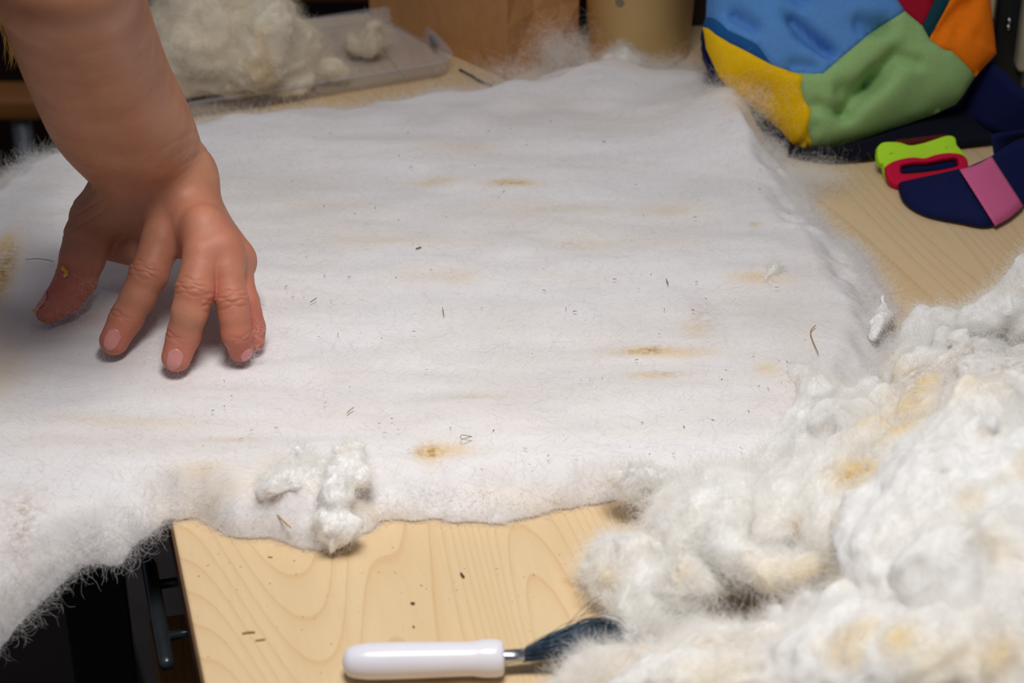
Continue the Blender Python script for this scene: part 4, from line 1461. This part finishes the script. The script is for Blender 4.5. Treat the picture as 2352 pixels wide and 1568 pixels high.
for lab, pts, r, mt, z in bits:
    pp = [P(x, y, z) for x, y in pts]
    sp_ = spline(pp, max(4, 4 * len(pp)))
    o = bm_obj('straw_bit', sweep(sp_, [r * (0.6 if i in (0, len(sp_) - 1) else 1) for i in range(len(sp_))], 6), mt)
    tag(o, lab, 'straw', 'bits of straw and chaff')
bm = bmesh.new()
for i in range(150):
    x, y = random.uniform(430, 1850), random.uniform(280, 1130)
    if y < 850 and x < 640: continue
    a = random.uniform(0, math.pi)
    c = P(x, y, .0238)
    L_ = random.uniform(.0004, .0022)
    q = c + np.array([math.cos(a) * L_, math.sin(a) * L_, 0])
    sweep([c, (c + q) / 2 + np.array([0, random.uniform(-.0003, .0003), .0002]), q], random.uniform(.00010, .00022), 4, bm)
for i in range(70):
    x, y = random.uniform(440, 1400), random.uniform(1240, 1560)
    a = random.uniform(0, math.pi)
    c = P(x, y, .0003)
    L_ = random.uniform(.0003, .0012)
    q = c + np.array([math.cos(a) * L_, math.sin(a) * L_, 0])
    sweep([c, q], random.uniform(.00006, .00014), 4, bm)
o = bm_obj('chaff_specks', bm, brown_m)
tag(o, 'scattered tiny dark specks of chaff on the batt and on the bare wood', 'chaff', kind='stuff')

# ------------------------------------------------------------------ hand and forearm
fing = dict(
    index=[(388, 492, .080, .0115), (372, 545, .074, .0108), (342, 630, .0600, .0104), (318, 680, .050, .0094), (290, 730, .0395, .0090), (262, 782, .0300, .0080)],
    middle=[(470, 530, .084, .0115), (468, 580, .078, .0108), (448, 668, .0640, .0104), (436, 715, .055, .0095), (422, 768, .0410, .0090), (405, 820, .0300, .0080)],
    ring=[(510, 574, .077, .0102), (520, 618, .070, .0090), (533, 690, .0570, .0087), (538, 725, .050, .0081), (543, 765, .0410, .0080), (553, 802, .0300, .0068)],
    pinky=[(535, 592, .062, .0095), (545, 635, .057, .0084), (562, 695, .0480, .0078), (570, 722, .042, .0072), (580, 752, .0350, .0068), (583, 782, .0290, .0060)],
    thumb=[(270, 455, .078, .0165), (225, 500, .068, .0155), (203, 545, .060, .0135), (190, 590, .052, .0125), (175, 640, .042, .0115), (150, 680, .034, .0100), (112, 715, .0280, .0070)])
Wc = P(360, 425, .088)
HJ = {k_: [(P(x, y, z), r) for x, y, z, r in v_] for k_, v_ in fing.items()}
palm = []
wr_l, wr_r = P(318, 425, .084), P(405, 430, .088)
for k_, s_, rr in (('index', wr_l, .0125), ('middle', wr_r, .0125), ('ring', wr_r, .0125), ('pinky', wr_r, .012)):
    palm.append((s_, HJ[k_][0][0] + np.array([0, 0, -.003]), .017, rr))
palm.append((P(330, 470, .074), HJ['index'][0][0] + np.array([0, .004, -.010]), .017, .012))
palm.append((P(400, 500, .074), HJ['ring'][0][0] + np.array([0, .004, -.010]), .017, .011))
palm.append((P(400, 480, .078), HJ['middle'][0][0] + np.array([0, .002, -.008]), .018, .012))
palm.append((P(430, 490, .068), HJ['pinky'][0][0] + np.array([0, .004, -.004]), .015, .011))
# thumb muscle and web
palm.append((wr_l, HJ['thumb'][0][0], .018, .0165))
palm.append((HJ['thumb'][0][0] + np.array([0.004, 0, 0]), P(330, 530, .060), .014, .007))
palm.append((HJ['thumb'][1][0], P(300, 520, .056), .010, .0055))
arm = [(355, 425, .086, .0190, .0105), (342, 390, .100, .0205, .0100), (312, 335, .118, .0250, .0100), (272, 270, .142, .0290, .0085), (235, 195, .170, .0310, .0055), (200, 105, .206, .0315, .0040), (165, 0, .248, .0315, .0030), (130, -90, .280, .0325, .003)]
_ac = spline([tuple(P(x, y, z)) + (r, w_) for x, y, z, r, w_ in arm], 34)
ARM = [(t[:3], t[3], t[4]) for t in _ac]
# upper arm past the elbow, leaving the frame
elb = ARM[-1][0]
_e1 = np.array([-.335, .955, .365])
upper = [(elb, .0345), ((elb + _e1) / 2 + np.array([.012, -.004, .006]), .038), (_e1, .041), (_e1 + np.array([-.07, .07, .09]), .045)]
WEB = (P(240, 555, .047), P(325, 575, .052))
SK = []
for k_, ch in HJ.items():
    for (a, ra), (b, rb) in zip(ch[:-1], ch[1:]):
        SK.append((a, b, ra, rb, k_))


def hand_sdf(p):
    # arm: two parallel rounded cones side by side
    r = np.full(len(p), 1e3)
    for (a, ra, wa), (b, rb, wb) in zip(ARM[:-1], ARM[1:]):
        for s in (-1, 0, 1):
            r = np.minimum(r, capsule(p, a + np.array([s * wa, 0, 0]), b + np.array([s * wb, 0, 0]), ra, rb))
    for (a, ra), (b, rb) in zip(upper[:-1], upper[1:]):
        r = smin(r, capsule(p, a, b, ra, rb), .01)
    pm = np.full(len(p), 1e3)
    for a, b, ra, rb in palm:
        pm = smin(pm, capsule(p, a, b, ra, rb), .006)
    pm = smin(pm, capsule(p, WEB[0], WEB[1], .010, .010), .006)
    r = smin(r, pm, .014)
    fs = {}
    for a, b, ra, rb, k_ in SK:
        c = capsule(p, a, b, ra, rb)
        fs[k_] = c if k_ not in fs else smin(fs[k_], c, .0025)
    fm = np.full(len(p), 1e3)
    for k_, c in fs.items():
        fm = smin(fm, c, .0012)
    r = smin(r, fm, .005)
    # knuckle bumps on the back of the hand
    for k_, rad in (('index', .0100), ('middle', .0095), ('ring', .008)):
        c = HJ[k_][0][0] + np.array([0, -.001, .0045])
        r = smin(r, np.linalg.norm(p - c, axis=1) - rad, .006)
    # tendon and ulna bump
    r = smin(r, np.linalg.norm(p - P(440, 400, .098), axis=1) - .012, .012)
    # creases over the finger joints
    for k_, jn in (('index', 2), ('middle', 2), ('ring', 2), ('index', 4), ('middle', 4), ('ring', 4), ('thumb', 4)):
        ch = HJ[k_]
        ax_ = ch[min(jn + 1, len(ch) - 1)][0] - ch[jn - 1][0]
        ax_ = ax_ / np.linalg.norm(ax_)
        c, rad = ch[jn]
        up3 = np.array([0, 0, 1.0]) - ax_ * ax_[2]
        up3 /= np.linalg.norm(up3)
        q = p - c
        along = q @ ax_
        near = np.exp(-((q @ up3 - rad) / .005) ** 2) * (np.linalg.norm(q, axis=1) < .02)
        big = jn == 2
        for off_, dp in (((-.0038, .0007), (-.0013, .0010), (.0016, .0010), (.0044, .0006)) if big else ((-.001, .0007), (.0014, .0007))):
            wav = .0006 * np.sin((q @ np.cross(ax_, up3)) * 700 + off_ * 900)
            r = r + dp * .75 * near * np.exp(-((along - off_ - wav) / .0007) ** 2)
        if big:
            r = r - .0006 * near * np.exp(-(along / .004) ** 2)
    # wrist folds
    wq = p - P(355, 400, .10)
    wa = (P(300, 330, .11) - P(360, 430, .088))
    wa /= np.linalg.norm(wa)
    al = wq @ wa
    for off_ in (-.004, .002, .008):
        r = r + .0004 * np.exp(-((al - off_ - .02 * np.abs(wq[:, 0])) / .0009) ** 2) * (np.abs(al) < .03)
    return r


allp = np.array([a for a, *_ in ARM] + [u_[0] for u_ in upper] + [q[0] for ch in HJ.values() for q in ch])
v, q = sdf_mesh(hand_sdf, allp.min(0) - .05, allp.max(0) + .05, .0016)
# finer faces on the hand, drawn back onto the surface
hb_ = bmesh.new()
hv_ = [hb_.verts.new(tuple(x)) for x in v]
for ff in q: hb_.faces.new([hv_[i] for i in ff])
hc_ = (P(340, 640, .05))
es_ = [e for e in hb_.edges if max((np.array(e.verts[0].co) - hc_)[2], 0) < .06]
bmesh.ops.subdivide_edges(hb_, edges=es_, cuts=1, use_grid_fill=True)
tmp_ = bpy.data.meshes.new('tmp')
bmesh.ops.triangulate(hb_, faces=hb_.faces[:])
hb_.to_mesh(tmp_); hb_.free()
v = np.empty(len(tmp_.vertices) * 3); tmp_.vertices.foreach_get('co', v); v = v.reshape(-1, 3)
q = np.empty(len(tmp_.loops), dtype=np.int32); tmp_.loops.foreach_get('vertex_index', q); q = q.reshape(-1, 3)
bpy.data.meshes.remove(tmp_)
for _ in range(2):
    e_ = .0003
    f0 = hand_sdf(v)
    gr = np.stack([hand_sdf(v + np.eye(3)[i] * e_) - f0 for i in range(3)], 1) / e_
    gn2 = np.maximum((gr ** 2).sum(1), .25)
    v = v - gr * (np.clip(f0, -.001, .001) / gn2)[:, None]
# natural skin colouring: redder knuckles and finger tips
red = np.zeros(len(v))
for k_, ch in HJ.items():
    for jn, rd, am in ((0, .010, .55), (2, .009, .6), (4, .007, .35), (5, .012, 1.0)):
        if k_ == 'thumb' and jn < 4: continue
        c, rad = ch[min(jn, len(ch) - 1)]
        red += am * np.exp(-((v - c) ** 2).sum(1) / ((rd + rad) ** 2) * 1.6)
for a in ((140, 690, .03), (125, 710, .028)):
    red += .9 * np.exp(-((v - P(*a)) ** 2).sum(1) / (.02 ** 2))
red = np.clip(red, 0, 1)
skin = M('skin')
sn = skin.noise(35, detail=4, rough=0.6)
sc_ = skin.ramp(sn, [(0.25, srgb(174, 116, 86)), (0.75, srgb(200, 142, 112))])
sc_ = skin.mix(skin.math('MULTIPLY', skin.attr('red'), 0.55), sc_, srgb(190, 88, 80))
fr_ = skin.noise(420, detail=1)
sc_ = skin.mix(skin.math('MULTIPLY', skin.ramp(fr_, [(0.74, (0, 0, 0, 1)), (0.80, (1, 1, 1, 1))]), 0.3), sc_, srgb(120, 70, 52))
skin.color(sc_)
skin.set(Roughness=0.52)
skin.b.inputs['Subsurface Weight'].default_value = 0.12
skin.b.inputs['Subsurface Radius'].default_value = (0.9, 0.35, 0.2)
skin.b.inputs['Subsurface Scale'].default_value = 0.004
skin.b.inputs['Specular IOR Level'].default_value = 0.35
skin.bump(skin.math('ADD', skin.noise(1400, detail=2), skin.noise(1.0, skin.coords((900, 250, 600), (0, 0, .3)), detail=2)), 0.35, 0.0003)
person = empty('person', tuple(P(300, 600)))
tag(person, 'bare left forearm and hand pressing down on the wool with spread fingers, blond hair above', 'person')
mesh_np('body', v, q, skin.m, person, attrs={'red': red})
# nails
nail_m = M('fingernail')
nail_m.color(nail_m.ramp(nail_m.noise(60), [(0.3, srgb(198, 124, 118)), (0.7, srgb(214, 146, 140))]))
nail_m.set(Roughness=0.28)
nail_m = nail_m.m


def nail(k_, wdt, ln, back, tiltv, parent, shift=0.0):
    ch = HJ[k_]
    a, b = ch[-2][0], ch[-1][0]
    rad = ch[-1][1]
    ax_ = (b - a) / np.linalg.norm(b - a)
    upv = np.array(tiltv, float)
    upv -= ax_ * (upv @ ax_)
    upv /= np.linalg.norm(upv)
    sd_ = np.cross(ax_, upv)
    nu, nvv = 11, 13
    c = b
    V3 = []
    for i in range(nvv):
        t = i / (nvv - 1)
        for j in range(nu):
            s = (j / (nu - 1)) * 2 - 1
            # rounded ends
            w2 = wdt * (1 - 0.30 * abs(2 * t - 1) ** 4)
            along = (t - .5) * ln * (1 - .22 * s * s if t > .5 else 1 - .30 * s * s) + shift
            phi = s * 1.0 * w2 / rad * 0.55
            rloc = rad
            # find the skin surface under this sample by marching along the ray
            dirn = upv * math.cos(phi) + sd_ * math.sin(phi)
            V3.append((c + ax_ * along, dirn))
    base = np.array([x[0] for x in V3])
    dr_ = np.array([x[1] for x in V3])
    tt = np.full(len(base), 0.0)
    for _ in range(24):
        sdv = hand_sdf(base + dr_ * tt[:, None])
        tt = tt - sdv
        tt = np.clip(tt, 0, .02)
    vv = base + dr_ * (tt + .00022)[:, None]
    idx = np.arange(nu * nvv).reshape(nvv, nu)
    f = np.stack([idx[:-1, :-1].ravel(), idx[:-1, 1:].ravel(), idx[1:, 1:].ravel(), idx[1:, :-1].ravel()], 1)
    bm_ = bmesh.new()
    bv = [bm_.verts.new(tuple(x)) for x in vv]
    for ff in f: bm_.faces.new([bv[i] for i in ff])
    bmesh.ops.recalc_face_normals(bm_, faces=bm_.faces)
    bmesh.ops.solidify(bm_, geom=bm_.faces[:], thickness=-.0005)
    return bm_obj('fingernail', bm_, nail_m, parent)


nail('index', .0082, .0126, 0, (0.05, -.75, .65), person, .0005)
nail('middle', .0082, .0124, 0, (0.12, -.75, .65), person, .0005)
nail('ring', .0070, .0100, 0, (0.45, -.75, .6), person, .0015)
nail('thumb', .0070, .0140, 0, (-.75, -.05, .75), person, .000)
# hair hanging at the upper left
n = 420
g = np.random.default_rng(91)
hp_ = np.zeros((n, 10, 3))
s0 = g.normal(0, 1, n)
for i, t in enumerate(np.linspace(0, 1, 10)):
    c = P(5 + 45 * t, -260 + 420 * t, .25 - .07 * t)
    hp_[:, i] = c + np.outer(s0, [.0035 + .0010 * t, .002, 0]) + np.outer(g.normal(0, .0012, n) * 1, [1, 1, 0]) + np.outer(np.sin(t * 5 + s0 * 2) * .0015, [1, 0, 0])
hp_[:, :, :] = hp_[:, :1, :] + (hp_ - hp_[:, :1, :]) * g.uniform(.45, 1.0, (n, 1, 1))
fibres('hair', hp_, np.full(n, .00006), fibre_mat('blond_hair', srgb(168, 128, 66), 0.2), person)
# a few wool fibres clinging to thumb and fingertips
for (bx, sc0, n_, sd0) in (((205, 650, .045), (.006, .006, .004), 90, 71), ((150, 705, .032), (.010, .006, .003), 150, 72), ((585, 770, .034), (.004, .004, .006), 180, 73), ((400, 842, .022), (.006, .002, .002), 160, 74), ((560, 822, .024), (.006, .002, .003), 260, 75)):
    g = np.random.default_rng(sd0)
    root = P(*bx) + g.normal(0, 1, (n_, 3)) * np.array(sc0)
    f = grow(root, g.normal(0, 1, (n_, 3)) + np.array([.6, -.2, -.1]), g.uniform(.004, .014, n_), 7, .3, seed=sd0)
    f[:, :, 2] = np.maximum(f[:, :, 2], .012)
    o = fibres('clinging_fibre', f, g.uniform(.00001, .000025, n_), batt_fibre, person)
o = bm_obj('straw_bit', sweep(spline([P(152, 603, .052), P(146, 615, .052), P(153, 625, .051), P(147, 636, .050)], 12), [.0006, .0012, .0014, .0009, .0015, .0012, .0010, .0014, .0011, .0012, .0009, .0005], 7), plain('yellow_husk', srgb(222, 178, 70), 0.8, bump=0))
tag(o, 'golden husk stuck to the side of the thumb', 'straw', 'bits of straw and chaff')
o = bm_obj('straw_bit', sweep(spline([P(76, 712, .025), P(84, 716, .026), P(90, 713, .026)], 8), [.0006, .0010, .0012, .0009, .0012, .0010, .0008, .0005], 7), plain('yellow_husk', srgb(222, 178, 70), 0.8, bump=0))
tag(o, 'golden husk crumb at the tip of the thumb', 'straw', 'bits of straw and chaff')
